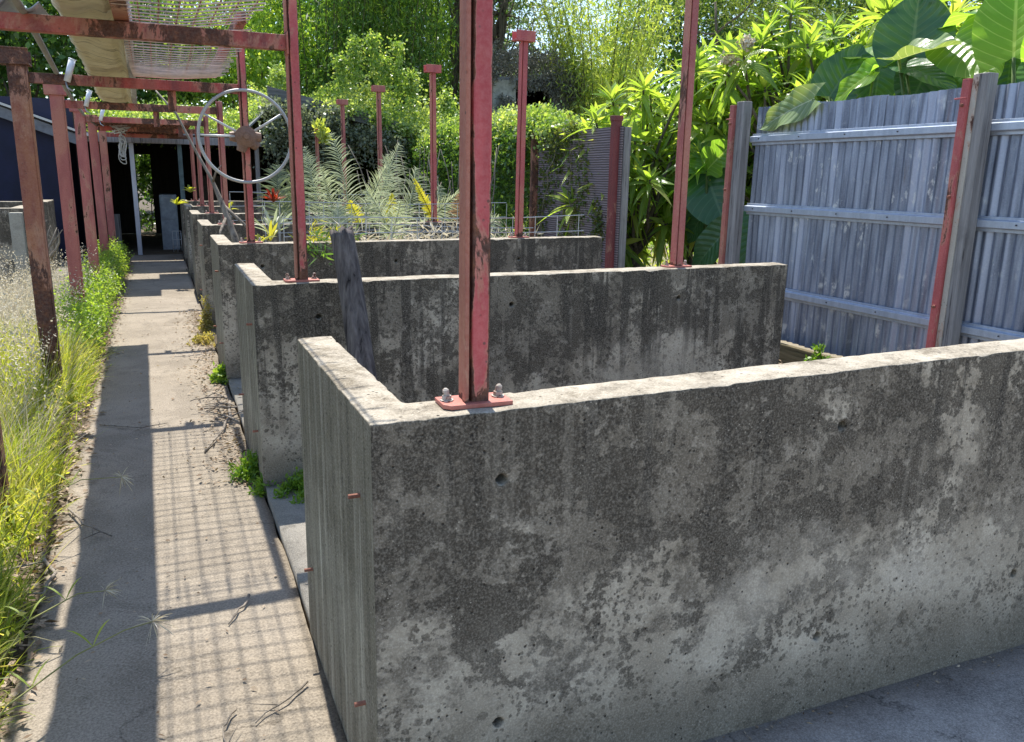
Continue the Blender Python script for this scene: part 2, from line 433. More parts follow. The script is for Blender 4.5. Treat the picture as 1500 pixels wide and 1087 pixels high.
L_GRASS = m_leaf('grass_blade', [(0, (.14, .215, .03)), (.4, (.24, .32, .05)), (.8, (.38, .42, .09)), (1, (.52, .47, .22))], 0.5, .5)
L_DRY = m_leaf('dry_blade', [(0, (.36, .31, .20)), (.5, (.52, .47, .35)), (1, (.66, .62, .52))], 0.35, .8, tcol=(1.2, 1.15, 1.0))
L_WEED = m_leaf('weed_leaf', [(0, (.12, .22, .03)), (.6, (.19, .31, .05)), (1, (.30, .40, .08))], 0.48)
L_PALM = m_leaf('palm_leaf', [(0, (.22, .25, .15)), (.5, (.37, .41, .28)), (1, (.54, .56, .44))], 0.36, .5, tcol=(1.25, 1.3, 1.0))
L_PALMY = m_leaf('yellow_palm_leaf', [(0, (.25, .27, .04)), (1, (.42, .40, .07))], .4)
L_PALMB = m_leaf('brown_palm_leaf', [(0, (.24, .17, .10)), (1, (.40, .30, .20))], .3, .8, tcol=(1.3, 1.0, .7))
L_RED = m_leaf('red_leaf', [(0, (.16, .03, .02)), (.6, (.30, .055, .025)), (1, (.40, .14, .06))], 0.35, .45, tcol=(1.4, .6, .4))
L_LITTER = m_leaf('leaf_litter', [(0, (.10, .065, .04)), (.5, (.24, .17, .11)), (1, (.42, .34, .25))], .1, .9)
L_FERN = m_leaf('fern_leaf', [(0, (.09, .20, .02)), (1, (.18, .30, .035))], .4)
FLOWER = m_plain('cream_flower', (.62, .55, .40), .8, 0, .2, 20)

def canvas_mat():
    m, nt, out = new_mat('cream_canvas'); h = NT(nt); co = h.coords()
    wr = h.noise(h.coords((1.6, 8, 3)), 2.6, 7, .66, 1.6)
    col = h.ramp(h.noise(co, 3, 6, .6), [(.3, (.70, .62, .40)), (.7, (.84, .79, .60))])
    col = h.mix(h.math('MULTIPLY', h.step(h.noise(h.coords((1.6, 9, 2)), 1.9, 7, .7, 1.2), .54, .64), .7), col, (.12, .095, .05))
    b = h.bsdf(None, col, .9, 0, h.bump(wr, .9, .05), .1)
    t = h.n('ShaderNodeBsdfTranslucent'); nt.links.new(col, t.inputs[0]); h.set(t.inputs['Normal'], h.bump(wr, .9, .05))
    mx = h.n('ShaderNodeMixShader'); mx.inputs[0].default_value = .12
    nt.links.new(b, mx.inputs[1]); nt.links.new(t.outputs[0], mx.inputs[2]); nt.links.new(mx.outputs[0], out.inputs[0])
    return m
CANVAS = canvas_mat()

def woven_mat():
    m, nt, out = new_mat('lilac_brick_board'); h = NT(nt)
    tc = h.n('ShaderNodeTexCoord'); s = h.sep(tc.outputs['Object']); co = h.coords(rand=False)
    row = h.math('FRACT', h.math('ADD', h.math('MULTIPLY', s[2], 34.), h.math('MULTIPLY', h.noise(co, 3, 3), .5)))
    ln = h.step(h.math('ABSOLUTE', h.math('SUBTRACT', row, .5)), .12, .3)
    g = h.noise(h.coords((1, 2, 24), False), 2., 6, .65)
    col = h.ramp(g, [(.3, (.23, .175, .175)), (.5, (.42, .33, .34)), (.72, (.58, .47, .48))])
    col = h.mix(h.math('MULTIPLY', ln, .5), (.09, .075, .075), col)
    col = h.mix(h.math('MULTIPLY', ln, .35), col, (.28, .235, .245))
    h.bsdf(out, col, .9, 0, h.bump(h.math('ADD', ln, g), .6, .008), .2)
    return m
WOVEN = woven_mat()

# ------------------------------------------------------------------ ground and paving
def grid_sheet(name, x0, x1, y0, y1, z, nx, ny, mat, amp=.0, freq=1., edge=0., skirt=0.):
    X, Y = np.meshgrid(np.linspace(x0, x1, nx+1), np.linspace(y0, y1, ny+1))
    Z = z + amp*(np.sin(X*freq*2.1+1)*np.cos(Y*freq*1.7) + .6*np.sin(X*freq*5.3+Y*freq*4.1))/1.6
    if edge:
        e = rng.normal(size=ny+1); e = np.convolve(e, np.ones(3)/3, 'same')*edge
        X[:, 0] += e
        e = rng.normal(size=ny+1); e = np.convolve(e, np.ones(3)/3, 'same')*edge*.4
        X[:, -1] += e
    V = np.stack([X.ravel(), Y.ravel(), Z.ravel()], 1)
    i = np.arange(ny)[:, None]*(nx+1) + np.arange(nx)[None]
    F = np.stack([i, i+1, i+nx+2, i+nx+1], -1).reshape(-1, 4)
    o = npmesh(name, V, F, mat, smooth=True)
    if skirt:
        m = o.modifiers.new('s', 'SOLIDIFY'); m.thickness = skirt; m.offset = -1
    return o
tag(grid_sheet('ground', -120, 140, -60, 220, -.045, 20, 20, SOIL), kind='structure')
tag(grid_sheet('path', -.53, .388, -3, 17.4, 0, 18, 260, PATH, .003, 1.3, .016, .06), kind='structure')
tag(grid_sheet('apron', .392, 9, -6, 1.68, .002, 40, 40, APRON, .002, 1.1, 0, .05), kind='structure')
tag(grid_sheet('yard', -9, -1.32, 6.5, 16.7, -.012, 10, 20, SLAB, .004, 1, 0, .03), kind='structure')
tag(grid_sheet('shed_floor', -1.3, 6.5, 17.42, 24, -.01, 6, 6, SOIL, .004, 1, 0, .03), kind='structure')
tag(grid_sheet('side_soil', 3.66, 5.10, 1.7, 19, .02, 12, 90, SOIL, .03, 1.6), kind='structure')
tag(grid_sheet('garden_soil', 5.2, 40, -2, 40, .03, 40, 40, SAND, .05, .8), kind='structure')

# ------------------------------------------------------------------ bay walls
PITCH = 2.4; Y0 = 1.665; NW = 7; H = 1.073
def wall_mesh(name, shear, seed, ln=3.34):
    bm = bmesh.new()
    poly = [(0, 0), (ln, 0), (ln, .142), (.112, .142), (.112, 1.02), (0, 1.02)]
    lo = [bm.verts.new((x, y, -.03)) for x, y in poly]; hi = [bm.verts.new((x, y, H)) for x, y in poly]
    bm.faces.new(lo[::-1]); bm.faces.new(hi)
    for i in range(6):
        j = (i+1) % 6; bm.faces.new((lo[i], lo[j], hi[j], hi[i]))
    me = bpy.data.meshes.new('t'); bm.to_mesh(me); bm.free()
    o = bpy.data.objects.new('t', me); COL.objects.link(o)
    cb = MB()
    for x, z in ((.31, .9), (.31, .245), (1.36, .912), (1.36, .25), (2.225, .295), (2.45, .9)):
        cb.tube([(x, -.1, z), (x, .06, z)], .0145, 14)
    c = cb.build('c', None)
    b = o.modifiers.new('bo', 'BOOLEAN'); b.operation = 'DIFFERENCE'; b.object = c; b.solver = 'EXACT'
    r = o.modifiers.new('r', 'REMESH'); r.mode = 'VOXEL'; r.voxel_size = .0085
    dg = bpy.context.evaluated_depsgraph_get()
    me2 = bpy.data.meshes.new_from_object(o.evaluated_get(dg)); me2.name = name
    bpy.data.objects.remove(o); bpy.data.objects.remove(c)
    n = len(me2.vertices); co = np.empty(n*3, np.float32); me2.vertices.foreach_get('co', co); co = co.reshape(-1, 3)
    # worn, slightly wavy arrises
    s = seed
    from mathutils import noise as mn
    top = co[:, 2] > H-.014
    idx = np.nonzero(top)[0]
    for q in idx:
        x, y = float(co[q, 0]), float(co[q, 1])
        e = min(abs(y), abs(x), abs(y-.142) if x > .12 else 9, abs(x-.112) if y > .15 else 9)
        dz = .002*mn.noise((x*5, y*5, s)) + .002*mn.noise((x*19, y*19, s+3))
        if e < .018:
            c = mn.fractal((x*6, y*6, s+9), .8, 2.2, 5) - .12
            dz -= max(0, c-.12)*.020*(1-e/.018) + .001
        co[q, 2] += dz
    co[:, 1] += (np.sin(co[:, 2]*7+co[:, 0]*3+s)+np.sin(co[:, 0]*13+s))*.0015
    co[:, 2] += np.clip(co[:, 2], 0, None)/H*co[:, 0]*shear
    me2.vertices.foreach_set('co', co.ravel()); me2.polygons.foreach_set('use_smooth', np.ones(len(me2.polygons), bool)); me2.update()
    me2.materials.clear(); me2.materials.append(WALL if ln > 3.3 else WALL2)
    return me2
wm0 = wall_mesh('front_wall', .0130, 1.); wm1 = wall_mesh('bay_wall', .006, 4., 3.265)
wl = ['large mould-stained L-shaped concrete wall in the foreground with tie holes and red post',
      'L-shaped concrete wall second from the camera with dark log leaning on it',
      'L-shaped concrete wall carrying the post with the spoked wheel',
      'mould-dark L-shaped concrete wall with white wire mesh, fourth from camera',
      'L-shaped concrete wall among dried palm fronds, fifth from camera',
      'L-shaped concrete wall sixth from camera, near the dark shed',
      'farthest L-shaped concrete wall, just before the dark open shed']
pin = MB().cyl((-.028, 0, 0), (.02, 0, 0), .006, 8)
pinmesh = None
for k in range(NW):
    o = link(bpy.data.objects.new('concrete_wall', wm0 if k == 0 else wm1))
    o.location = (.388, Y0+PITCH*k, 0)
    tag(o, wl[k], 'wall', 'L-shaped concrete bay walls', 'thing')
    if k < 4:
        for (yy, zz) in ((.13, .86), (.13, .30), (.9, .30)):
            if pinmesh is None:
                p = pin.build('tie_rod', ROD, o); pinmesh = p.data
            else:
                p = link(bpy.data.objects.new('tie_rod', pinmesh), o)
            p.location = (0, yy, zz)
# left hand bays
lb = ['mouldy concrete wall of the left bays, nearer the grass', 'mouldy concrete wall of the left bays beside navy shed']
for k, yy in enumerate((12.45, 14.95)):
    b = MB(); b.prism([(0, 0), (-5, 0), (-5, .14), (-.2, .14), (-.2, 1.0), (0, 1.0)], -.03, 1.09, 'z')
    o = b.build('concrete_wall', WALL, None, False, .012); o.location = (-1.6 - .02*k, yy, 0)
    tag(o, lb[k], 'wall', 'concrete walls of the left bays', 'thing')
o = MB().box(-.08, .07, -.06, .06, -.03, 1.04).build('lit_wall_end', m_path('lit_end_concrete', (.24, .23, .19), (.44, .42, .36), 2, .4), None, False, .01); o.location = (-1.70, 12.36, 0); tag(o, 'pale block added for the lit end face of the left bay wall', 'post', kind='thing')  # added block; its pale colour stands for the lit end of the wall
# bay floors
for k in range(NW):
    y0 = Y0+PITCH*k+.145; y1 = Y0+PITCH*(k+1)-.002
    mat = SLAB if k < 2 else SOIL
    n = grid_sheet('bay_floor', .398, 3.64, y0, y1, .045, 20, 16, mat, .002, 1., .004, .09)
    tag(n, kind='structure')
# kerb at the fence foot
o = MB().box(5.0, 5.05, 2.0, 8.6, -.03, .20).build('edging_board', m_wood('mossy_board', (.07, .06, .03), (.2, .16, .09), 1), None, False, .006)
tag(o, 'low mossy edging board along the foot of corrugated fence', 'board', kind='thing')

# ------------------------------------------------------------------ steel posts on the walls
def wall_post(k, x, ztop, label, cap, mat, plate=True, tilt=0., hot=False):
    y = Y0+PITCH*k+.078; zb = H+.006*(x-.39)*(2.2 if k == 0 else 1)
    root = empty('steel_post', (x, y, zb), label, 'post', 'red steel posts bolted to bay walls')
    hgt = ztop-zb
    s = MB(); s.box(-.012, .031, -.030, .030, .008, hgt); o = s.build('shaft', mat, root, False, .004)
    s = MB(); s.box(-.031, -.0205, -.034, -.014, .008, hgt); s.box(-.027, -.012, -.014, .026, .008, hgt-.01)
    s.build('flange', FLANGEM if mat is REDP else mat, root, False, .0025)
    s = MB(); s.prism([(-.082, -.03), (-.066, -.048), (.085, -.048), (.085, .04), (-.082, .04)], 0, .011, 'z')
    bp = s.build('base_plate', PLATE, root, False, .002)
    for sx in (-1, 1):
        b = MB(); b.cyl((sx*.064, 0, .011), (sx*.064, 0, .014), .016, 16); b.cyl((sx*.064, 0, .014), (sx*.064, 0, .024), .0112, 6); b.cyl((sx*.064, 0, .024), (sx*.064+.002*sx, 0, .032), .0075, 10)
        b.tube([(sx*.064+.002*sx, 0, .032), (sx*.064+.003*sx, 0, .037), (sx*.064+.003*sx, 0, .041)], [.0083, .0078, .004], 10)
        b.build('bolt', BOLT, bp)
    if cap:
        c = MB(); c.box(-.085, .085, -.055, .045, hgt, hgt+.012); c.box(-.085, .085, -.058, -.046, hgt-.004, hgt+.078); c.box(-.085, .085, .036, .046, hgt, hgt+.078)
        o = c.build('cap_bracket', mat, root, False, .002); o.rotation_euler = (0, 0, 0)
    root.rotation_euler = (R(tilt*.3), R(tilt), R(rng.uniform(-2, 2)))
    return root
TL = ['big red steel post bolted to the foreground wall beside its corner', 'red steel post on second wall, joined to the nearest overhead beam',
      'red steel post carrying the grey spoked wheel', 'thin red post just behind the spoked wheel, left of it',
      'thin red post fifth along the path side, near yellow-green leaves', 'thin red post sixth along the path side', 'farthest thin red post along the path side by the dark shed']
for k in range(NW):
    wall_post(k, .63 if k else .652, 3.2 if k < 2 else (2.7 if k == 2 else 2.28), TL[k], False, REDP if k < 3 else REDL)
TR = ['', 'tall red steel post on right end of second wall before the glossy shrubs', 'red T-capped post on third wall, the tallest of the capped ones',
      'red T-capped post left of the foreground post', 'red T-capped post rising behind the palm fronds', 'small red T-capped post in front of the sloping roof edge', 'uncapped thin red post with leaves at its top, farthest on the right']
for k in range(1, NW):
    wall_post(k, 2.862 + (.0 if k > 1 else -.005), [0, 3.4, 2.69, 2.69, 2.69, 2.69, 2.42][k], TR[k], 2 <= k <= 5, RED if k in (2, 3) else REDL, tilt=-.2 if k == 1 else rng.uniform(-.4, .4))
# left row
LL = ['short view of a rusty post rising from the grass at the left edge', 'thick brown rusted steel post nearest on the left, with channel cap', 'pink steel post standing in the weeds, second on the left', 'third pink post of the left row', 'fourth pink post of the left row', 'last pink post of the left row, by the shed']
for k in range(1, 7):
    y = Y0+PITCH*k+.04
    root = empty('steel_post', (-.785, y, -.05), LL[k-1], 'post', 'steel posts in the left row')
    s = MB()
    # I-section seen on its broad flange
    s.box(-.06, .045, -.045, -.035, 0, 2.31); s.box(-.012, -.002, -.035, .035, 0, 2.31); s.box(-.06, .045, .035, .045, 0, 2.31)
    s.box(.045, .056, -.04, .03, 0, 2.31)
    s.build('shaft', RUSTY if k <= 2 else REDL, root, False, .002)
    c = MB(); c.box(-.10, .075, -.07, .07, 2.31, 2.322); c.box(-.10, .075, -.07, -.06, 2.322, 2.405); c.box(-.10, .075, .06, .07, 2.322, 2.405); c.box(-.10, .075, -.075, -.058, 2.405, 2.415)
    c.build('cap_channel', REDL if k != 2 else RUSTY, root, False, .002)
    root.rotation_euler = (0, R(rng.uniform(-.25, .25)), R(rng.uniform(-1.5, 1.5)))
# beams
BL = ['rust-mottled red overhead beam, nearest to the camera', 'red overhead beam second from the camera, meeting the wheel post', 'red overhead beam third from the camera with hanging stub', 'thin red overhead beam fourth from camera', 'flaking red overhead beam fifth from camera with cable bundle', 'farthest red overhead beam before the dark shed']
for k in range(1, 7):
    y = Y0+PITCH*k+.04
    root = empty('overhead_beam', (0, y, 2.185), BL[k-1], 'beam', 'red steel beams across the path')
    b = MB()
    b.box(-.725, .597, -.0275, -.020, -.033, .033); b.box(-.725, .597, -.020, .03, .026, .033); b.box(-.725, .597, -.020, .03, -.033, -.026)
    b.build('channel', BEAMR, root, False, .002)
    e = MB(); e.box(.597, .6045, -.05, .045, -.052, .045); e.build('end_plate', BEAMR, root)
    if k in (3, 2, 4):
        s = MB(); xx = (.12, .02, .3)[k-2]; s.box(xx, xx+.055, .031, .039, -.17, .03); s.box(xx, xx+.008, .039, .075, -.17, .03)
        s.build('hanger', BEAMR, root)
# purlin above the first beams
o = MB().box(-.115, -.055, 2.6, 4.17, 2.222, 2.29).build('purlin', RUSTY, None, False, .003)
tag(o, 'short rusty brown purlin lying on the nearest beam beside canvas', 'purlin', kind='thing')
o = MB().box(.40, .44, 4.2, 6.45, 2.27, 2.32).build('purlin', BEAMR, None, False, .003)
tag(o, 'thin red purlin along the path side of the rusty mesh', 'purlin', kind='thing')

# ------------------------------------------------------------------ canvas, mesh, sheet over the path
def canvas():
    ys = np.linspace(1.2, 9.42, 170); us = np.linspace(0, 1, 22); V = []
    bys = [Y0+PITCH*k+.04 for k in range(0, 5)]
    for y in ys:
        t = (y - bys[0]) / PITCH; fr = t - math.floor(t); sag = math.sin(math.pi*fr)**2
        xl = -.35 - .115*max(0, (y-4.3)/5.1); xr = -.095 - .07*max(0, (y-4.3)/5.1)
        wob = .004*math.sin(y*7)+.003*math.sin(y*17+1)
        for u in us:
            x = xl + (xr-xl)*u + wob*(1-u)
            z = 2.262 - .045*sag + .05*(1-u)*sag
            z += .006*math.sin(u*9+y*2.1) + .003*math.sin(u*15+y*4.3)
            if u > .8: z += -.05*((u-.8)/.2)**2*sag + .02*math.sin((u-.8)/.2*math.pi)
            if u < .12: z += .03*((.12-u)/.12)
            V.append((x, y, max(z, 2.224 if fr < .03 or fr > .97 else 2.16)))
    n = len(us); i = np.arange(len(ys)-1)[:, None]*n + np.arange(n-1)[None]
    F = np.stack([i, i+1, i+n+1, i+n], -1).reshape(-1, 4)
    o = npmesh('canvas_awning', V, F, CANVAS, smooth=True)
    m = o.modifiers.new('s', 'SOLIDIFY'); m.thickness = .006; m.offset = 1
    V = []
    for y in ys:
        fr = (y-bys[0])/PITCH % 1; sag = math.sin(math.pi*fr)**2; xr = -.095 - .07*max(0, (y-4.3)/5.1)
        for k in range(5): V.append((xr+.003+.011*k, y, max(2.226, 2.262-.085*sag+.012*math.sin(k*1.9+y*3))))
    i = np.arange(len(ys)-1)[:, None]*5 + np.arange(4)[None]
    hm_ = npmesh('hem', V, np.stack([i, i+1, i+6, i+5], -1).reshape(-1, 4), m_metal('grey_hem', (.20, .21, .23), (.60, .60, .60), .8, 0, True), o, smooth=True); hm_.modifiers.new('s', 'SOLIDIFY').thickness = .004
    tag(o, 'long creased cream canvas strip sagging over the overhead beams', 'awning', kind='thing')
canvas()
def mesh_panel(x0, x1, y0, y1, zf, label, rx=.075, ry=.10, r=.0032, net=True):
    root = empty('rusty_mesh', ((x0+x1)/2, (y0+y1)/2, 2.25), label, 'mesh panel', 'mesh panels over the path')
    b = MB(); ox, oy, oz = root.location
    ny = int((y1-y0)/ry); nx = int((x1-x0)/rx)
    for i in range(ny+1):
        y = y0+i*ry; xs = np.linspace(x0-.02, x1+rng.uniform(0, .05), 9)
        b.tube([(x-ox, y-oy, zf(x, y)-oz) for x in xs], r, 5)
    b.build('cross_rods', MROD, root); b = MB()
    for j in range(nx+1):
        x = x0+j*rx; ys = np.linspace(y0-.03, y1+.03, 24)
        b.tube([(x-ox, y-oy, zf(x, y)-oz+2*r) for y in ys], r, 5)
    b.build('long_rods', ROD, root)
    if net:
        V = []; F = []; w = .0011
        def rib(p, q):
            n = len(V); d = Vector(q)-Vector(p); s = Vector((-d.y, d.x, 0)).normalized()*w
            for pt in (p, q): V.extend([tuple(Vector(pt)-s), tuple(Vector(pt)+s)])
            F.append((n, n+1, n+3, n+2))
        g = .06
        for i in range(int((y1-y0)/g)):
            y = y0+i*g; xs = np.linspace(x0, x1, 7); pts = [(x-ox, y-oy+.004*math.sin(40*x+i), zf(x, y)-oz+.012) for x in xs]
            for p, q in zip(pts, pts[1:]): rib(p, q)
        for j in range(int((x1-x0)/g)):
            x = x0+j*g; ys = np.linspace(y0, y1, 18); pts = [(x-ox, y-oy, zf(x, y)-oz+.013) for y in ys]
            for p, q in zip(pts, pts[1:]): rib(p, q)
        npmesh('netting', V, F, NETM, root)
    return root
mesh_panel(-.09, .44, 1.9, 4.35, lambda x, y: 2.235+.03*math.sin((y-1.7)/2.4*math.pi)*-.8+.05*max(0, (x-.15)/.3)*(y > 0), 'rusty rod mesh with pale netting over the nearest beam')
mesh_panel(-.07, .43, 4.25, 6.62, lambda x, y: 2.235-.05*math.sin((y-4.1)/2.4*math.pi)+.03*max(0, (x-.2)/.3), 'rusty rod mesh sagging between the first and second beams', .095, .075)
# corrugated offcut on the nearest beam
xs = np.linspace(-.92, -.385, 60); V = []
for y in np.linspace(4.02, 4.55, 6):
    for x in xs: V.append((x, y, 2.245+.019*math.sin((x+.40)/.13*2*math.pi)+.03*(y-4.02)))
i = np.arange(5)[:, None]*60+np.arange(59)[None]
o = npmesh('corrugated_offcut', V, np.stack([i, i+1, i+61, i+60], -1).reshape(-1, 4), GALV, smooth=True)
o.modifiers.new('s', 'SOLIDIFY').thickness = .003
tag(o, 'wavy offcut of grey corrugated roofing lying on left of nearest beam', 'roofing sheet', kind='thing')
for (x0, x1, y0, y1, l) in ((-.74, .02, 12.7, 14.6, 'rusted corrugated sheet over the far beams, left half'), (.0, .52, 13.3, 15.2, 'rusted corrugated sheet over the far beams, right half'), (-.6, .5, 15.35, 17.3, 'rusted corrugated sheet farthest along, next to the dark shed')):
    xs = np.linspace(x0, x1, int((x1-x0)/.010)); V = []
    for y in np.linspace(y0, y1, 8):
        for x in xs: V.append((x, y, 2.245+.012*math.sin(x/.076*2*math.pi)+.01*math.sin(y*3+x)+(.012 if x0 == 0 else 0)))
    nx = len(xs); i = np.arange(7)[:, None]*nx+np.arange(nx-1)[None]
    o = npmesh('roofing_sheet', V, np.stack([i, i+1, i+nx+1, i+nx], -1).reshape(-1, 4), RUSTY, smooth=True); o.modifiers.new('s', 'SOLIDIFY').thickness = .003
    tag(o, l, 'roofing sheet', 'rusted sheets over the far beams', 'thing')
# conduit and pipe stubs
o = MB().tube([(-.40, 1.5, 2.235), (-.45, 4.1, 2.228), (-.56, 6.5, 2.226), (-.66, 8.9, 2.226), (-.74, 11.6, 2.226), (-.74, 13.9, 2.228)], .016, 10).build('conduit_pipe', CONDUIT, None, True)
tag(o, 'long grey conduit pipe lying lengthwise across the overhead beams', 'pipe', kind='thing')
for (x, y, l) in ((-.50, 6.46, 'nearest white plastic pipe stub fixed to the second beam'), (-.55, 8.86, 'white plastic pipe stub fixed to the third beam'), (-.56, 11.26, 'smallest white plastic pipe stub, on the fourth beam')):
    root = empty('pipe_stub', (x, y, 2.2), l, 'pipe stub', 'white pipe stubs on the beams')
    d = Vector((.045, 0, .115))
    MB().tube([Vector((0, 0, -.03)), d], .021, 12).build('pipe', PVC, root, True)
    MB().torus(d*.98, .021, .004, 16, 6, d).build('rim', PVC, root, True)
    MB().tube([(-.01, .02, -.03), (.0, .01, -.07), (.03, .01, -.09)], .006, 6).build('clip', GALV, root, True)
# cable bundle
b = MB()
for i in range(7):
    pts = []; ph = rng.uniform(0, 6); rr = rng.uniform(.07, .15)
    for a in np.linspace(0, 2*math.pi*1.3, 30):
        pts.append((.35*rr*math.cos(a+ph)+.02*math.sin(3*a), .03*math.sin(a*2+i), -.18+rr*1.5*math.sin(a+ph)*.9-.02*i))
    b.tube(pts, .007, 6)
for i in range(6):
    b.tube([(rng.uniform(-.15, .15), 0, rng.uniform(-.05, .08)) for _ in range(4)], .008, 6)
o = b.build('cable_bundle', WIRE, None, True); o.location = (-.42, 13.66, 2.16)
tag(o, 'tangled grey cable bundle hanging from a far beam', 'cable', kind='thing')

# ------------------------------------------------------------------ wheel
wx, wy, wz = .628, Y0+2*PITCH-.01, 1.853
w = empty('spoked_wheel', (wx, wy, wz), 'large grey spoked wheel with rusty hub mounted on a red post', 'wheel')
MB().torus((0, 0, 0), .325, .0115, 72, 10).build('rim', m_metal('wheel_rim', (.30, .30, .29), (.52, .52, .50), .5, .3, False), w, True)
for a in (33, 152, 180, 270):
    d = Vector((math.cos(R(a)), 0, math.sin(R(a))))
    if a == 270: continue
    MB().tube([d*.06, d*(.318 if a != 180 else .318)], [.010, .007], 8).build('spoke', WIRE, w, True)
hb = MB(); pts = 14
hb.tube([(0, .035, 0), (0, -.012, 0)], .076, 28); hb.tube([(0, -.012, 0), (0, -.03, 0)], [.072, .034], 24); hb.tube([(0, -.03, 0), (0, -.055, 0)], .02, 14)
for a in (0, 180, 250, 320): 
    d = Vector((math.cos(R(a)), 0, math.sin(R(a)))); hb.tube([d*.05+Vector((0, .03, 0)), d*.112+Vector((0, .03, 0))], [.045, .032], 12)
hb.build('hub', m_paint('rusty_hub', (.24, .13, .08), (.15, .08, .05), .12), w, False, .003)

# ------------------------------------------------------------------ leaning log
def log():
    p0 = Vector((.90, 3.55, .05)); p1 = Vector((.79, 3.93, 1.335)); n = 22; rows = 40; V = []
    d = (p1-p0); u = d.cross(Vector((0, 1, 0))).normalized(); v = d.cross(u).normalized()
    for r in range(rows+1):
        t = r/rows; c = p0+d*t+u*.008*math.sin(t*5)
        for k in range(n):
            a = 2*math.pi*k/n
            rr = .058*(1-.13*t)*(1+.07*math.sin(3*a+1)+.06*math.sin(7*a+t*1.2)+.05*math.sin(11*a+t*2))
            e = .012*math.sin(5*a)+.01*math.sin(9*a+1) if r == rows else 0
            V.append(tuple(c+u*rr*math.cos(a)+v*rr*math.sin(a)+d.normalized()*e))
    F = [(r*n+k, r*n+(k+1) % n, (r+1)*n+(k+1) % n, (r+1)*n+k) for r in range(rows) for k in range(n)]
    V.append(tuple(p1-d.normalized()*.012)); V.append(tuple(p0)); b = MB(); b.v = V; b.f = F+[(rows*n+k, rows*n+(k+1) % n, len(V)-2) for k in range(n)]+[((k+1) % n, k, len(V)-1) for k in range(n)]
    o = b.build('log_post', LOG, None, True)
    tag(o, 'dark weathered log leaning upright against the second concrete wall', 'log', kind='thing')
log()

# ------------------------------------------------------------------ corrugated fence on the right
fx = 5.15
def corr_sheet(y0, y1, z0, z1, xo, parent, ztilt=0.):
    n = int((y1-y0)/.0095); ys = np.linspace(y0, y1, n); V = []
    rows = 14
    for r in range(rows+1):
        z = z0+(z1-z0)*r/rows
        for y in ys:
            V.append((xo+.0115*math.sin(y/.076*2*math.pi)+.003*math.sin(z*3+y*5)+.002*math.sin(y*2), y, z+ztilt*(y-y0)+(.006*math.sin(y*9) if r in (0, rows) else 0)))
    i = np.arange(rows)[:, None]*n+np.arange(n-1)[None]
    return npmesh('sheet', V, np.stack([i, i+1, i+n+1, i+n], -1).reshape(-1, 4), SHEET, parent, smooth=True)
f = empty('corrugated_fence', (0, 0, 0), 'blue-grey corrugated metal fence panel with three rails behind the foreground wall', 'fence')
for j, (a, b, zt) in enumerate(((5.66, 6.44, 2.275), (4.92, 5.70, 2.27), (4.16, 4.96, 2.262), (3.40, 4.22, 2.268), (2.64, 3.44, 2.27), (1.88, 2.68, 2.268))):
    corr_sheet(a, b, .16 if j < 3 else .3, zt, fx+.112+(.003 if j % 2 else 0), f)
for z in (1.985, 1.345, .60):
    prof = [(0, -.052), (-.012, -.052), (-.012, -.030), (-.045, -.022), (-.045, .026), (-.012, .032), (-.012, .052), (0, .052)]
    b = MB(); b.prism([(fx+.098+p, z+q) for p, q in prof], 1.9, 6.47, 'y'); b.build('rail', GALV, f, False, .002)
    b = MB()
    for y in np.arange(2.1, 6.4, .53): b.tube([(fx+.098-.046, y, z+.004), (fx+.098-.052, y, z+.004)], .006, 8)
    b.build('screws', m_plain('screw_head', (.08, .08, .09), .5), f)
FP = ['grey timber fence post with red steel strip in front of corrugated fence', 'grey timber fence post with pink steel strip at the far end of corrugated fence', 'dark red steel and timber post at right edge of lilac-grey panel', 'brown post between the creeper hedge and the lilac-grey panel']
for k, y in enumerate((4.03, 6.52, 8.87, 11.2)):
    root = empty('fence_post', (fx, y, -.03), FP[k], 'post', 'posts of the right fence line')
    if k < 2:
        MB().box(-.045, .05, -.055, .055, 0, 2.36).build('timber', TIMBER, root, False, .006)
        if k == 0: MB().box(-.052, -.0455, .012, .054, .0, 2.355).build('paint_strip', CREAM, root)
        r = MB(); r.box(-.075, .045, .058, .066, 0, 2.33); r.box(-.075, -.067, .066, .115, 0, 2.33); r.box(-.078, -.06, .066, .16, 2.2, 2.21)
        r.build('steel_strip', RED if k == 0 else REDL, root, False, .002)
        bb = MB()
        for z in (.78, 1.55, 2.16): bb.cyl((-.076, .09, z), (-.09, .09, z), .012, 8); bb.cyl((-.09, .09, z), (-.10, .09, z), .007, 8)
        bb.build('bolt', ROD, root)
    else:
        r = MB(); r.box(-.055, .055, -.02, .06, 0, 2.31 if k == 2 else 2.26); r.box(-.065, .065, -.03, .07, 2.31, 2.37) if k == 2 else None
        r.build('steel_strip', RUSTY if k == 3 else m_paint('deep_red', (.22, .03, .032), (.15, .022, .025), .35), root, False, .003)
        MB().box(.06, .15, -.09, -.03, 0, 2.24).build('timber', TIMBER, root, False, .004)
o = MB().box(fx+.03, fx+.055, 8.80, 11.16, -.03, 2.22).build('board_panel', WOVEN, None, False, .003)
tag(o, 'lilac-grey textured board panel in the fence line, creepers on its left half', 'fence panel', kind='thing')
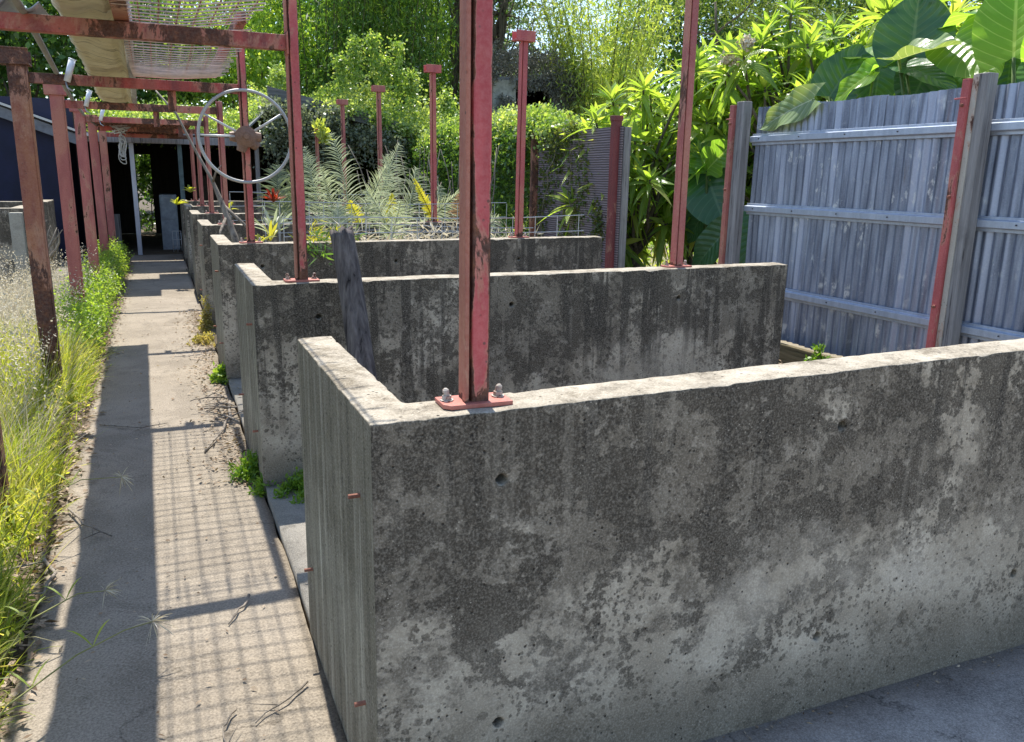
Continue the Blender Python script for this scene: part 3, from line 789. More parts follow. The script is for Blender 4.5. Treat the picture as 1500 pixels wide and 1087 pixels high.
# ------------------------------------------------------------------ sheds at the back
s = empty('open_shed', (0, 0, 0), 'dark open-fronted shed with sloping metal roof at end of path', 'shed')
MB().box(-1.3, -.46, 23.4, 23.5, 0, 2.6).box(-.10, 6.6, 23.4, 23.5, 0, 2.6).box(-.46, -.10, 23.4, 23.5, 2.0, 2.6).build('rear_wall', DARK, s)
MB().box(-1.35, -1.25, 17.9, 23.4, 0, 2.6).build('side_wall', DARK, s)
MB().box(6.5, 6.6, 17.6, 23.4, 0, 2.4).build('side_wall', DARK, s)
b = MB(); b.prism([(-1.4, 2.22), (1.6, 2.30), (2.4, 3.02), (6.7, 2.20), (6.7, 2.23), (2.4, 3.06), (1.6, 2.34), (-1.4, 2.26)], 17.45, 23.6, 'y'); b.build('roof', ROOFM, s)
b = MB(); b.prism([(2.15, 3.02), (5.65, 2.30), (5.65, 2.50), (2.15, 3.26)], 17.38, 17.44, 'y'); b.build('barge_board', m_wood('weathered_barge', (.07, .07, .07), (.20, .20, .195), 0), s, False, .004)
MB().box(-1.4, 2.1, 17.40, 17.44, 2.10, 2.24).build('fascia', TIMBER, s, False, .004)
for x, mt in ((-.39, GALV), (.46, m_plain('teal_grey_paint', (.10, .15, .16), .6)), (1.9, TIMBER), (3.6, TIMBER), (5.4, TIMBER)):
    MB().box(x-.04, x+.04, 17.5, 17.58, -.03, 2.2).build('shed_post', mt, s, False, .004)
o = MB().box(.03, .36, 18.6, 19.1, -.02, 1.12).box(.05, .34, 18.585, 18.6, .62, 1.08).build('cabinet', m_plain('pale_grey_paint', (.26, .30, .34), .5), None, False, .01)
tag(o, 'pale grey metal cabinet standing inside the dark shed', 'cabinet', kind='thing')
# items inside the shed
b = MB()
for x in (.22, .30, .38): b.tube([(x, 17.9, 0), (x, 17.9, .42)], .008, 6)
for z in (.1, .25, .42): b.tube([(.22, 17.9, z), (.38, 17.9, z)], .007, 6)
tag(b.build('wire_rack', WIRE, None, True), 'small white wire rack standing in the dark shed', 'rack', kind='thing')
o = MB().box(-.95, -.75, 18.9, 18.93, 0, 1.7).build('leaning_board', TIMBER, None); o.rotation_euler = (R(-3), 0, 0); tag(o, 'weathered board leaning in the dark shed left of its front post', 'board', kind='thing')
o = MB().box(.75, 1.5, 20.4, 21, 0, 1.5).box(.78, 1.47, 20.38, 20.4, .8, 1.45).box(.78, 1.47, 20.38, 20.4, .05, .75).build('cupboard', m_plain('dull_brown_paint', (.06, .045, .035), .7), None, False, .01); tag(o, 'dull brown cupboard deep inside the dark shed', 'cupboard', kind='thing')
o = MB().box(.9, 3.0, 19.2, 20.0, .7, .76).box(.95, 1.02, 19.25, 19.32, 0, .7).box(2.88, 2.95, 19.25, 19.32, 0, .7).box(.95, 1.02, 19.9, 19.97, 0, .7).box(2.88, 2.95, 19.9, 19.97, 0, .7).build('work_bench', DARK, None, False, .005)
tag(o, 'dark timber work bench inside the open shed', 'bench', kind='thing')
n = empty('navy_shed', (0, 0, 0), 'navy blue shed with pale sloping roof edge at far left', 'shed')
b = MB(); b.prism([(-9, 0), (-1.45, 0), (-1.45, 2.12), (-9, 4.95)], 17.0, 17.1, 'y'); b.build('front_wall', NAVY, n)
b = MB(); b.prism([(-9.2, 4.95), (-1.15, 1.99), (-1.15, 2.17), (-9.2, 5.17)], 16.78, 16.84, 'y'); b.build('fascia', m_plain('grey_fascia', (.16, .17, .19), .6), n, False, .004)
b = MB(); b.prism([(-9.3, 5.18), (-1.05, 2.175), (-1.05, 2.215), (-9.3, 5.22)], 16.70, 20, 'y'); b.build('roof', m_metal('pale_roof', (.5, .49, .46), (.66, .65, .6), .6, .1, False), n)
MB().box(-9, -1.5, 19.8, 19.9, 0, 3).build('rear_wall', NAVY, n)

# ------------------------------------------------------------------ trees and shrubs
def trunk_mesh(limbs, name, mat, parent, n=7):
    b = MB()
    for pts, rad in limbs: b.tube(pts, rad, n)
    return b.build(name, mat, parent, True)
def bend(p0, p1, n=6, j=.15):
    p0, p1 = Vector(p0), Vector(p1); L = (p1-p0).length; out = []
    o = Vector(rng.normal(size=3))*j*L*.5
    for i in range(n+1):
        t = i/n; out.append(p0.lerp(p1, t) + o*math.sin(t*math.pi)*.6 + Vector(rng.normal(size=3))*L*.012*(0 < i < n))
    return out
def tree(name, base, h, crown, label, mat, nclump, per, leaf, spread, bark=BARK, trunk_r=.12, group=None, stems=1, low=.35, up=0., flat=1., cat='tree'):
    """crown: list of ellipsoids (cx,cy,cz,rx,ry,rz)"""
    root = empty(name, base, label, cat, group); B = Vector(base); limbs = []; C = []
    tot = sum(c[3]*c[4]+c[4]*c[5]+c[3]*c[5] for c in crown)
    for c in crown:
        k = max(3, int(nclump*(c[3]*c[4]+c[4]*c[5]+c[3]*c[5])/tot))
        d = rdir(k); r = rng.uniform(.35, 1.05, k)**.6
        C.append(np.array(c[:3]) + d*r[:, None]*np.array(c[3:6]))
    C = np.concatenate(C)
    for s in range(stems):
        b0 = Vector((rng.normal()*.25*(stems > 1), rng.normal()*.25*(stems > 1), 0))
        cc = crown[s % len(crown)]; top = Vector(cc[:3]) - B
        trunk = bend(b0, top, 7, .10); limbs.append((trunk, [trunk_r*(1-.09*i) for i in range(8)]))
        for i in rng.choice(len(C), min(len(C), 14), replace=False):
            q = Vector(C[i]) - B
            k = int(rng.integers(2, 7)); p = trunk[k]
            if (q-p).length < 4: limbs.append((bend(p, q, 5, .2), [trunk_r*.35*(1-.16*j) for j in range(6)]))
    trunk_mesh(limbs, 'trunk', bark, root)
    L = Leaves(); L.clumps(C - np.array(base), per, spread, leaf[0], leaf[1], up, flat)
    L.build('crown', mat, root)
    return root

def bamboo(base, label, n, h, rad, lean, mat=L_BAMB, zlow=.8, leafn=26):
    root = empty('bamboo_clump', base, label, 'bamboo', 'bamboo clumps behind the sheds'); b = MB(); P = []; D = []
    for i in range(n):
        a = rng.uniform(0, 6.28); r = rad*math.sqrt(rng.uniform(0, 1)); p = Vector((r*math.cos(a), r*math.sin(a), 0))
        H_ = h*rng.uniform(.75, 1.1); l = Vector((math.cos(a), math.sin(a), 0))*rng.uniform(.3, 1)*lean
        pts = [p + Vector((0, 0, H_*t)) + l*t**2.2 for t in np.linspace(0, 1, 9)]
        b.tube(pts, [.035*(1-.8*t) for t in np.linspace(0, 1, 9)], 6)
        for t in np.linspace(.15, 1, leafn):
            c = p + Vector((0, 0, H_*t)) + l*t**2.2
            for q in range(3):
                d = Vector(rng.normal(size=3)); d.z = abs(d.z)*.2; P.append(tuple(c + d*.25)); D.append(tuple(d))
    b.build('culms', BAMB, root, True)
    P = np.array(P); k = 9
    PP = np.repeat(P, k, 0) + rng.normal(size=(len(P)*k, 3))*(.20, .20, .22)
    DD = rdir(len(PP), -1.1); L = Leaves(); L.add(*diamonds(PP, DD, rdir(len(PP), .4), rng.uniform(.14, .3, len(PP)), .038))
    L.build('foliage', mat, root)
    return root

def whorls(T, A, n=(14, 21), length=(.30, .46), width=.058):
    P = []; D = []; N = []; Ls = []; dr = []
    for t, a in zip(T, A):
        a = unit(np.array(a)); u = unit(np.cross(a, [.3, .9, .1])); v = np.cross(a, u); m = rng.integers(*n); s = rng.uniform(.8, 1.15)
        for i in range(m):
            th = 2*math.pi*i*.382; lay = i/m
            el = R(70 - 85*lay + rng.uniform(-10, 10))
            d = (u*math.cos(th)+v*math.sin(th))*math.cos(el) + a*math.sin(el)
            P.append(np.array(t) - a*.10*lay); D.append(d); N.append(a + .3*rng.normal(size=3)); Ls.append(rng.uniform(*length)*s*(.75+.35*min(1, lay*2))); dr.append(.12+.5*max(0, lay-.4)+rng.uniform(0, .15))
        for i in range(rng.integers(2, 7)):   # old leaves hanging under the whorl
            th = rng.uniform(0, 6.28); d = (u*math.cos(th)+v*math.sin(th))*.6 - np.array([0, 0, .9])
            P.append(np.array(t) - a*.16); D.append(d); N.append(rng.normal(size=3)); Ls.append(rng.uniform(*length)); dr.append(.3)
    prof = lambda t: max(.04, math.sin(math.pi*min(1, .06+.94*t**.8)))
    Ls = np.array(Ls)
    return strips(P, D, N, Ls, Ls*width/.28*rng.uniform(.8, 1.2, len(Ls)), 4, np.array(dr), .35, prof)

def whorl_shrub(base, tips, label, flowers=0):
    root = empty('glossy_shrub', base, label, 'shrub', 'glossy long-leaved shrubs'); B = Vector(base); limbs = []; T = []; A = []
    forks = [Vector((rng.normal()*.3, rng.normal()*.3, rng.uniform(.4, .9))) for _ in range(5)]
    for f in forks: limbs.append((bend((0, 0, -.05), f, 4, .1), [.06, .055, .05, .045, .04]))
    for t in tips:
        q = Vector(t) - B; f = min(forks, key=lambda f: (f.xy - q.xy*.3).length + rng.uniform(0, .3))
        pts = bend(f, q, 6, .22); limbs.append((pts, [.034*(1-.1*i) for i in range(7)]))
        ax = (pts[-1]-pts[-3]).normalized() + Vector((0, -.25, .55)); T.append(tuple(q)); A.append(tuple(ax))
    trunk_mesh(limbs, 'stems', BARK, root)
    V, F, UV = whorls(T, A); npmesh('crown', V, F, L_WHORL, root, UV, True)
    for i in range(flowers):
        q = np.array(T[i]) + np.array([-.05, -.12, .10]); C = q + rng.normal(size=(160, 3))*np.clip((.04, .04, .025), 0, 1)
        C = q + np.clip(C-q, -.075, .075); L = Leaves(); L.add(*diamonds(C, rdir(160, .5), rdir(160), .055, .04)); L.build('flower_head', FLOWER, root)
    return root

def tips_in(cx, cy, cz, rx, ry, rz, n, zmin=.5):
    out = []
    while len(out) < n:
        d = rdir(1)[0]; r = rng.uniform(.55, 1.05); p = np.array([cx, cy, cz]) + d*r*np.array([rx, ry, rz])
        if p[2] > zmin and (not out or min(np.linalg.norm(p-q) for q in out) > .24): out.append(p)
    return out
S = [((6.0, 10.0, 0), (6.0, 9.9, 1.65, .85, 1.0, 1.15), 46, 'glossy shrub beside the lilac-grey panel, lowest of the glossy shrubs', 0),
     ((6.95, 9.6, 0), (6.9, 9.4, 2.05, .9, 1.0, 1.35), 64, 'tall glossy shrub behind the red post of the second wall', 0),
     ((7.5, 8.4, 0), (7.2, 8.4, 2.4, .95, .9, 1.25), 66, 'glossy shrub with cream flower heads, behind corrugated fence end', 2),
     ((8.4, 8.0, 0), (8.3, 7.8, 2.7, .95, 1.0, 1.25), 64, 'tallest glossy shrub above the left part of corrugated fence', 0),
     ((9.2, 6.8, 0), (9.1, 6.6, 2.9, 1.0, 1.1, 1.1), 36, 'glossy shrub half hidden behind the elephant ear leaves', 0),
     ((8.3, 10.6, 0), (8.4, 10.6, 2.3, 1.1, 1.1, 1.6), 40, 'shaded glossy shrub standing behind the other glossy shrubs', 0)]
FLW = (6.25, 8.0, 3.0)
for b, e, n, l, fl in S:
    tp = tips_in(*e, n); tp.sort(key=lambda p: p[1] - .6*p[2])
    if fl: tp = [np.array(FLW), np.array(FLW)+np.array([-.12, .15, -.17])] + tp
    whorl_shrub(b, tp, l, fl)

# ---- big leaves
def big_leaf(parent, base, tip, nrm, W, mat, heart=True, fold=.25, wave=.03, curl=.15, lobes=0, name='leaf'):
    B = np.array(base, float); T = np.array(tip, float); D = T-B; L = np.linalg.norm(D); D = D/L
    N = np.array(nrm, float); S_ = unit(np.cross(D, N)); N = np.cross(S_, D); nt_, nu = 26, 15; V = []; UV = []
    ph = rng.uniform(0, 6)
    for i in range(nt_+1):
        t = i/nt_
        w = (math.sin(math.pi*min(1, .14+.86*t)**.78)**.75 if heart else math.sin(math.pi*(.03+.97*t)**.85)**.8) if t < 1 else 0
        for j in range(nu):
            u = -1+2*j/(nu-1); back = -.18*L*abs(u)*(1-t)**3*(1 if heart else .2)
            ww = w*(1 - (lobes*max(0, math.sin(t*math.pi*5+ph*.2))**1.5 if lobes else 0)*abs(u)**1.0*.8)
            off = N*(fold*abs(u)*W*.5*w - curl*L*(t**2) + wave*W*math.sin(t*13+ph+u*1.5)*u*u*1.0 + .006*W*math.sin(t*40)*abs(u))
            V.append(B + D*(L*t+back) + S_*(u*ww*W*.5) + off); UV.append(((u+1)/2, t))
    i = np.arange(nt_)[:, None]*nu+np.arange(nu-1)[None]
    F = np.stack([i, i+1, i+nu+1, i+nu], -1).reshape(-1, 4)
    V = np.array(V) - np.array(parent.location)
    return npmesh(name, V, F, mat, parent, UV, True)
def ear_plant(base, leaves, label):
    root = empty('elephant_ear', base, label, 'plant', 'elephant ear plants by the fence'); st = MB()
    for (b, t, w, n, m, kw) in leaves:
        big_leaf(root, b, t, n, w, m, **kw)
        q = Vector(b) - Vector(base); mid = q*.55 + Vector((0, 0, .3)); st.tube([(0, 0, 0), mid*.6, mid, q], [.035, .028, .02, .012], 7)
    st.build('stalks', m_plain('leaf_stalk', (.10, .15, .04), .5), root, True)
    return root
L_EAR_SHADE = m_leaf('shaded_big_leaf', [(0, (.03, .09, .04)), (1, (.05, .125, .045))], .22, .28, True, vein_col=(.10, .18, .09))  # shaded copy of the big leaf, shade put into its darker colour
L_PALE = m_leaf('pale_big_leaf', [(0, (.16, .24, .10)), (1, (.22, .30, .13))], .35, .35, True, vein_col=(.5, .55, .4))
cam = (-.75, -.6, .1); up_ = (-.3, -.35, .9)
ear_plant((6.1, 5.0, 0), [
    ((5.9, 5.34, 2.60), (6.0, 5.43, 3.14), .62, (-.7, -.6, -.15), L_EAR_SHADE, dict(fold=.5, curl=-.1)),
    ((5.9, 4.63, 2.89), (6.1, 5.33, 2.90), .34, (-.4, -.4, .8), L_EAR, dict(fold=.3, wave=.08)),
    ((5.8, 4.86, 2.72), (5.6, 4.33, 2.40), .50, (-.8, -.5, .35), L_EAR, dict(fold=.2)),
    ((5.6, 5.19, 2.58), (5.6, 4.66, 2.68), .34, (-.35, -.35, .95), L_PALE, dict(fold=.45, wave=.08, curl=.1)),
    ((5.7, 5.20, 2.53), (5.5, 4.54, 2.36), .26, (-.5, -.5, .7), L_EAR_SHADE, dict()),
    ((5.9, 5.16, 2.53), (5.8, 5.24, 2.18), .42, cam, L_EAR_SHADE, dict()),
    ((6.0, 4.76, 2.65), (5.8, 4.49, 2.16), .46, cam, L_EAR_SHADE, dict()),
    ((5.8, 5.39, 2.61), (5.7, 5.66, 2.56), .26, up_, L_EAR, dict(wave=.1)),
], 'elephant ear plant with large shade-dark and bright leaves over the corrugated fence')
ear_plant((6.0, 4.2, 0), [
    ((5.6, 4.19, 2.48), (5.8, 4.41, 3.12), .52, (-.8, -.5, .2), L_EAR, dict(fold=.3, curl=-.05)),
    ((6.0, 4.51, 2.52), (5.8, 4.34, 2.10), .36, cam, L_EAR_SHADE, dict()),
    ((5.7, 3.95, 2.45), (5.5, 3.7, 2.9), .45, (-.8, -.5, .3), L_EAR, dict(fold=.3)),
    ((5.7, 4.0, 2.4), (5.45, 3.85, 2.12), .36, cam, L_EAR_SHADE, dict()),
    ((5.9, 4.3, 2.75), (6.3, 4.75, 3.05), .42, up_, L_EAR, dict()),
], 'elephant ear plant with tall bright upright leaf at right edge')
ear_plant((6.2, 6.1, 0), [
    ((5.8, 6.12, 2.38), (6.1, 6.10, 2.82), .46, (-.7, -.65, .1), L_EAR_SHADE, dict(fold=.25, curl=-.12)),
    ((5.7, 5.53, 2.53), (5.6, 5.96, 2.31), .27, (-.6, -.4, .6), L_EAR, dict(fold=.3, wave=.1)),
    ((6.0, 5.78, 2.69), (6.2, 6.59, 2.88), .36, (-.4, -.4, .7), L_EAR, dict(fold=.3)),
    ((5.26, 5.74, 2.30), (5.14, 6.36, 2.10), .30, (-.85, -.45, .35), L_PALE, dict(fold=.25, wave=.1)),
    ((6.0, 5.76, 2.66), (5.9, 5.69, 2.20), .38, cam, L_EAR_SHADE, dict()),
    ((6.1, 6.4, 2.2), (5.9, 6.9, 2.0), .35, up_, L_EAR, dict()),
], 'elephant ear plant with yellow-lit leaf and pale leaf drooping over the fence')
ear_plant((6.4, 8.6, 0), [
    ((6.2, 8.48, 1.80), (6.0, 9.48, 1.25), .55, (-.6, -.3, .75), L_EAR, dict(heart=False, fold=.3, lobes=.35)),
    ((6.2, 8.47, 1.72), (6.3, 8.91, 2.24), .42, (-.7, -.6, .1), L_EAR, dict(heart=False, lobes=.3)),
    ((6.2, 8.47, 1.72), (6.2, 8.02, 2.05), .44, (-.7, -.6, .2), L_EAR, dict(heart=False, lobes=.35)),
    ((6.2, 8.47, 1.72), (6.2, 9.29, 2.05), .36, (-.7, -.6, .2), L_EAR, dict(heart=False, lobes=.35)),
    ((6.3, 8.60, 1.68), (6.3, 8.13, 1.02), .74, (-.75, -.55, .3), L_EAR_SHADE, dict(curl=.1)),
    ((6.2, 8.02, 1.01), (6.0, 8.44, .50), .44, (-.7, -.5, .5), L_EAR_SHADE, dict()),
    ((6.4, 8.62, 1.31), (6.3, 9.02, .80), .45, (-.7, -.5, .5), L_EAR_SHADE, dict()),
    ((6.3, 7.6, 1.2), (6.1, 7.5, .6), .5, cam, L_EAR_SHADE, dict()),
], 'large-leaved plant with lobed yellow-green leaves in the fence gap')

# ---- hedge and creepers along the right boundary
def creeper(name, label, boxes, mat, per_m3, L, W, cat, flat=1., up=0., stems=None):
    root = empty(name, boxes[0][:3], label, cat); b0 = np.array(boxes[0][:3]); Lv = Leaves()
    for x, y, z, dx, dy, dz, n in boxes:
        C = np.stack([rng.uniform(x, x+dx, n), rng.uniform(y, y+dy, n), z + dz*np.sqrt(rng.uniform(0, 1, n))], 1)
        C[:, 2] += .10*np.sin(C[:, 1]*2.3+x)+.07*np.sin(C[:, 1]*5.1)+.06*np.sin(C[:, 0]*3.7)
        Lv.clumps(C - b0, per_m3, (.085, .085, .075), L, W, up, flat)
    Lv.build('foliage', mat, root)
    sb = MB()
    for p0, p1 in stems or []: sb.tube([Vector(p)-Vector(b0) for p in bend(p0, p1, 6, .2)], .014, 6)
    if stems: sb.build('stems', BARK, root, True)
    return root
creeper('vine_hedge', 'bright yellow-green vine hedge spilling over the right boundary', [(5.3, 11.0, 1.95, 1.7, 6.4, .42, 800), (5.12, 10.55, 2.12, .5, 6.6, .30, 400), (5.05, 11.3, 1.9, .3, 6.0, .35, 200), (5.4, 14.0, 2.2, 2.0, 3.2, .42, 200)], L_HEDGE, 34, .06, .042, 'hedge', stems=[((5.6, y, 0), (5.5, y+.4, 2.2)) for y in (11.2, 12.2, 13.6, 15.1, 16.2)])
creeper('roof_vine', 'sunlit vine sprawling over the open shed roof', [(2.0, 17.9, 2.55, 3.2, 4.5, .62, 480), (4.6, 17.5, 2.2, 2.4, 4.5, .75, 420), (-1.2, 18.2, 2.2, 3.2, 3.0, .65, 300), (3.4, 18.5, 2.9, 1.6, 2.2, .45, 110)] + [(x_, 17.22, 3.22-.217*(x_-2.15)-d_, .35, .12, .22, n_) for x_, n_, d_ in ((3.0, 3, .1), (3.7, 9, .12), (4.2, 14, .2), (4.7, 22, .3), (5.1, 26, .4), (5.5, 26, .5))] + [(x_, 17.9, 2.9, .10, .1, h_, 22) for x_, h_ in ((3.7, .9), (4.0, 1.3), (4.35, 1.5), (4.6, 1.1), (4.9, 1.4), (5.2, .8), (2.4, .8), (6.0, .5))], L_HEDGE, 32, .075, .05, 'vine', stems=[((2.4, 17.5, 0), (2.6, 18.4, 3.0)), ((5.8, 17.6, 0), (5.3, 18.5, 2.5))])
creeper('hanging_vine', 'grey-green vine hanging before the open shed behind the wheel', [(2.0, 16.9, 1.35, 1.5, .5, 1.6, 210), (2.9, 17.0, 1.9, 2.0, .4, .7, 110)], L_GREY, 24, .09, .05, 'vine', up=-.3, stems=[((2.3, 17.2, 0), (2.6, 17.0, 2.6)), ((2.9, 17.2, 0), (2.7, 17.0, 2.4))])
creeper('wall_creeper', 'shade-darkened green creeper covering the boundary left of the brown post', [(4.98, 11.35, .3, .25, 6.0, 1.95, 900)], L_DARK, 22, .08, .055, 'creeper', stems=[((5.1, y, 0), (5.1, y+.3, 2.2)) for y in (11.6, 12.9, 14.2)])  # dark leaf colour stands in for the shaded side below the hedge
V0 = []
for i in range(190):
    y = 9.95+1.15*rng.uniform()**.7; zmin = 2.2 - max(0, (y-10.1))*1.8
    V0.append((5.165, y, rng.uniform(max(.3, zmin), 2.25)))
for y, zt, zb in ((9.25, 1.2, .5), (9.35, 1.3, .55), (9.7, 2.0, .6), (9.9, 2.1, .4), (10.2, 2.1, .4)):
    for t in np.linspace(0, 1, 30): V0.append((5.165, y+.07*math.sin(t*7), zb+(zt-zb)*t))
root = empty('panel_creeper', (5.16, 10, 0), 'creeper climbing on the left half of lilac-grey panel', 'creeper')
Lv = Leaves(); Lv.clumps(np.array(V0)-np.array((5.16, 10, 0)), 8, (.018, .07, .07), .055, .04); Lv.build('foliage', m_leaf('creeper_leaf', [(0, (.05, .09, .02)), (.6, (.10, .14, .035)), (1, (.16, .18, .06))], .35), root)
sb = MB()
for y0, y1 in ((9.75, 10.1), (10.4, 10.0), (10.7, 10.5), (9.1, 9.9)): sb.tube(bend((0, y0-10, .2), (0, y1-10, 2.1), 8, .12), .005, 5)
sb.build('stems', TWIGM, root)
# ---- trees behind
bamboo((4.2, 22.5, 0), 'dark bamboo clump left of the others, above the sloping roof', 26, 9, .9, 1.6)
bamboo((6.0, 23.4, 0), 'middle dark bamboo clump behind the vine hedge', 30, 9.5, 1.0, 1.6)
bamboo((7.6, 24.6, 0), 'dark bamboo clump right of the others behind the foreground post', 26, 9, .9, 1.5)
bamboo((12.4, 22.4, 0), 'bright yellow-green bamboo clump right of the tall capped post', 24, 7.4, .8, 1.8, m_leaf('bright_bamboo_leaf', [(0, (.13, .21, .04)), (.5, (.22, .32, .07)), (1, (.38, .44, .14))], .5), leafn=30)
tree('broad_tree', (2.2, 23.5, 0), 7, [(2.4, 23, 5.0, 1.7, 1.4, 1.9), (3.0, 22, 4.2, 1.1, 1, 1.0), (1.4, 23.2, 4.2, 1.0, 1, 1.2)], 'light green tree left of the bamboo, above the wheel', L_LIGHT, 190, 60, (.13, .08), .24)
tree('dark_tree', (-2.6, 23.5, 0), 8, [(-2.6, 23.4, 5.2, 2.0, 1.5, 2.2), (-1.0, 23.6, 4.6, 1.5, 1.3, 1.8), (-4.2, 23, 4.2, 1.6, 1.3, 1.6), (.4, 24, 4.6, 1.3, 1.2, 1.7)], 'dark green tree behind the navy shed at top left', L_DARK, 260, 60, (.18, .11), .26)
tree('slender_tree', (9.3, 24.5, 0), 9, [(9.2, 24.4, 7.6, 1.6, 1.2, 1.8), (10.2, 24.2, 7.2, 1.2, 1.0, 1.2)], 'dark slender trees with bare trunks right of the foreground post', L_DARK, 90, 34, (.12, .05), .24, trunk_r=.15, stems=4)
tree('grey_tree', (11.2, 26, 0), 7, [(11.4, 25.6, 5.9, 1.9, 1.3, 1.5), (10.4, 25.2, 5.0, 1.0, .9, .9), (12.8, 26.2, 6.4, 1.4, 1.0, 1.2)], 'grey-green airy tree behind the tall capped post', L_GREY, 110, 34, (.11, .045), .26, trunk_r=.1, stems=3)
tree('dark_tree', (19.6, 32, 0), 11, [(19.4, 32, 8.6, 1.6, 1.2, 1.7), (20.4, 32.4, 10.2, 1.4, 1.2, 1.3), (18.6, 32, 7.2, 1.0, 1, .9)], 'dark tree against the sky left of the second-wall red post', L_DARK, 60, 44, (.22, .1), .3)
tree('feathery_tree', (23, 30, 0), 12, [(21.8, 30, 8.8, 2.2, 1.6, 1.4), (24.5, 30, 9.2, 2.4, 1.6, 1.6), (27.5, 29.5, 9.2, 2.4, 1.6, 1.6)], 'feathery pale green tree above the glossy shrubs', m_leaf('feathery_leaf', [(0, (.10, .16, .04)), (1, (.17, .23, .06))], .45), 150, 60, (.16, .03), .28)
tree('slender_tree', (8.5, 23.8, 0), 9, [(8.4, 23.8, 7.9, 1.4, 1.2, 1.4)], 'dark slender tree close behind the foreground post, bamboo on its left', L_DARK, 60, 34, (.12, .05), .24, trunk_r=.14, stems=4)
# derelict building in the trees
b = empty('small_building', (0, 0, 0), 'derelict pale-walled hut with dark opening among the trees', 'hut')
o = MB().box(9.0, 9.72, 22.6, 22.7, 2.2, 4.3).box(11.0, 11.6, 22.6, 22.7, 2.2, 4.3).box(9.72, 11.0, 22.6, 22.7, 2.2, 3.3).build('wall', m_plain('dirty_white', (.30, .31, .28), .8), b)
MB().box(9.0, 9.1, 22.7, 25, 2.2, 4.3).box(11.5, 11.6, 22.7, 25, 2.2, 4.3).box(9, 11.6, 25, 25.1, 2.2, 4.4).box(9, 11.6, 22.7, 25, 3.2, 3.28).build('inner_wall', DARK, b)
MB().box(8.95, 11.65, 22.72, 25.2, 4.32, 4.4).build('roof', ROOFM, b)
MB().box(8.8, 11.8, 22.65, 25.2, .0, 2.2).build('base', DARK, b)
creeper('grey_vine', 'mass of dead grey vine heaped on the derelict hut', [(8.6, 22.2, 4.2, 3.2, 2, .95, 300), (8.7, 22.3, 4.0, .4, .3, .6, 30), (10.6, 22.2, 3.3, 1.2, .4, 1.3, 110), (9.8, 22.35, 4.05, 1.2, .2, .35, 60), (9.1, 22.3, 3.3, .5, .2, .5, 20)], m_leaf('dead_vine', [(0, (.10, .10, .085)), (1, (.22, .22, .18))], .2, tcol=(1.1, 1.1, .9)), 26, .12, .03, 'vine', up=-.4)
# far wood, one mass
Lv = Leaves(); n = 4600
X = rng.uniform(-16, 46, n); Y = rng.uniform(33, 40, n)
top = np.where((X > 15.5) & (X < 23.0), 6.6, 13.5) + np.sin(X*1.3)*.8; Z = top*rng.uniform(0, 1, n)**.75
Lv.clumps(np.stack([X, Y, Z], 1), 30, .45, .32, .18); o = Lv.build('far_wood', L_DARK); tag(o, 'far green wood closing the view behind the garden', kind='stuff')
Lv = Leaves(); n = 500
Lv.clumps(np.stack([rng.uniform(5.5, 16, n), rng.uniform(11, 20, n), rng.uniform(0, .8, n)], 1), 22, .2, .1, .06); tag(Lv.build('ground_cover', L_HEDGE), 'low leafy ground cover in the garden', kind='stuff')
o = creeper('shed_gap_shrub', 'leafy shrub seen through the gap at the back of the dark shed', [(-1.2, 24.2, 0, 2.2, .8, 2.3, 200)], L_DARK, 26, .13, .07, 'shrub', stems=[((-.2, 24.6, 0), (-.1, 24.5, 2))])
# sandy gap plants
Lv = Leaves(); n = 120
Lv.clumps(np.stack([rng.uniform(5.5, 9.5, n), rng.uniform(7.2, 13, n), rng.uniform(.0, .35, n)], 1), 22, (.12, .12, .08), .07, .035); tag(Lv.build('garden_weeds', L_GRASS), 'weeds on the sandy ground under the shrubs', kind='stuff')
# wires in the sky
for k, (z, l) in enumerate(((9.2, 'lower overhead wire crossing the sky gap'), (9.5, 'upper overhead wire crossing the sky gap'))):
    o = MB().tube([(x, 42, z+.6*((x-24)/30)**2) for x in np.linspace(-10, 70, 24)], .02, 5).build('overhead_wire', m_plain('wire_black', (.03, .03, .03))); tag(o, l, 'wire', kind='thing')

# ------------------------------------------------------------------ bay contents
def frond(base, tip, arch, nl, ll, mat, label, group='cut palm fronds behind the wire mesh', w=.02, hang=.5):
    B = Vector(base); T = Vector(tip)-B; root = empty('palm_frond', base, label, 'palm frond', group)
    side = T.cross(Vector((0, 1, .2))).normalized(); n = 22; pts = []
    a = Vector(rng.normal(size=3)); a.z = 0; a = a.normalized()*arch*T.length + Vector((0, 0, -arch*.35))*T.length
    for i in range(n+1): t = i/n; pts.append(T*t + a*t*t)
    MB().tube(pts, [.011*(1-.8*i/n) for i in range(n+1)], 6).build('stem', mat, root, True)
    P = []; D = []; N = []; Ls = []
    for i in range(nl):
        t = .16+.84*i/nl; k = t*n; k0 = min(int(k), n-1); c = pts[k0].lerp(pts[k0+1], k-k0); tg = (pts[k0+1]-pts[k0]).normalized(); sd = (side - tg*side.dot(tg)).normalized(); nn = tg.cross(sd)
        for s in (-1, 1):
            d = tg*.75 + sd*s*.75 + nn*rng.uniform(.1, .5) + Vector(rng.normal(size=3))*.08
            P.append(tuple(c)); D.append(tuple(d)); N.append(tuple(nn)); Ls.append(ll*math.sin(math.pi*(.18+.78*t))*rng.uniform(.8, 1.1))
    V, F, UV = strips(P, D, N, np.array(Ls), w, 4, hang*rng.uniform(.4, 1.2, len(P)), .4, lambda t: max(.08, (1-t)**.6*min(1, .4+t*4)))
    npmesh('leaflets', V, F, mat, root, UV)
    return root
GL = 'dried grey-green palm frond standing in the heap behind white wire mesh'
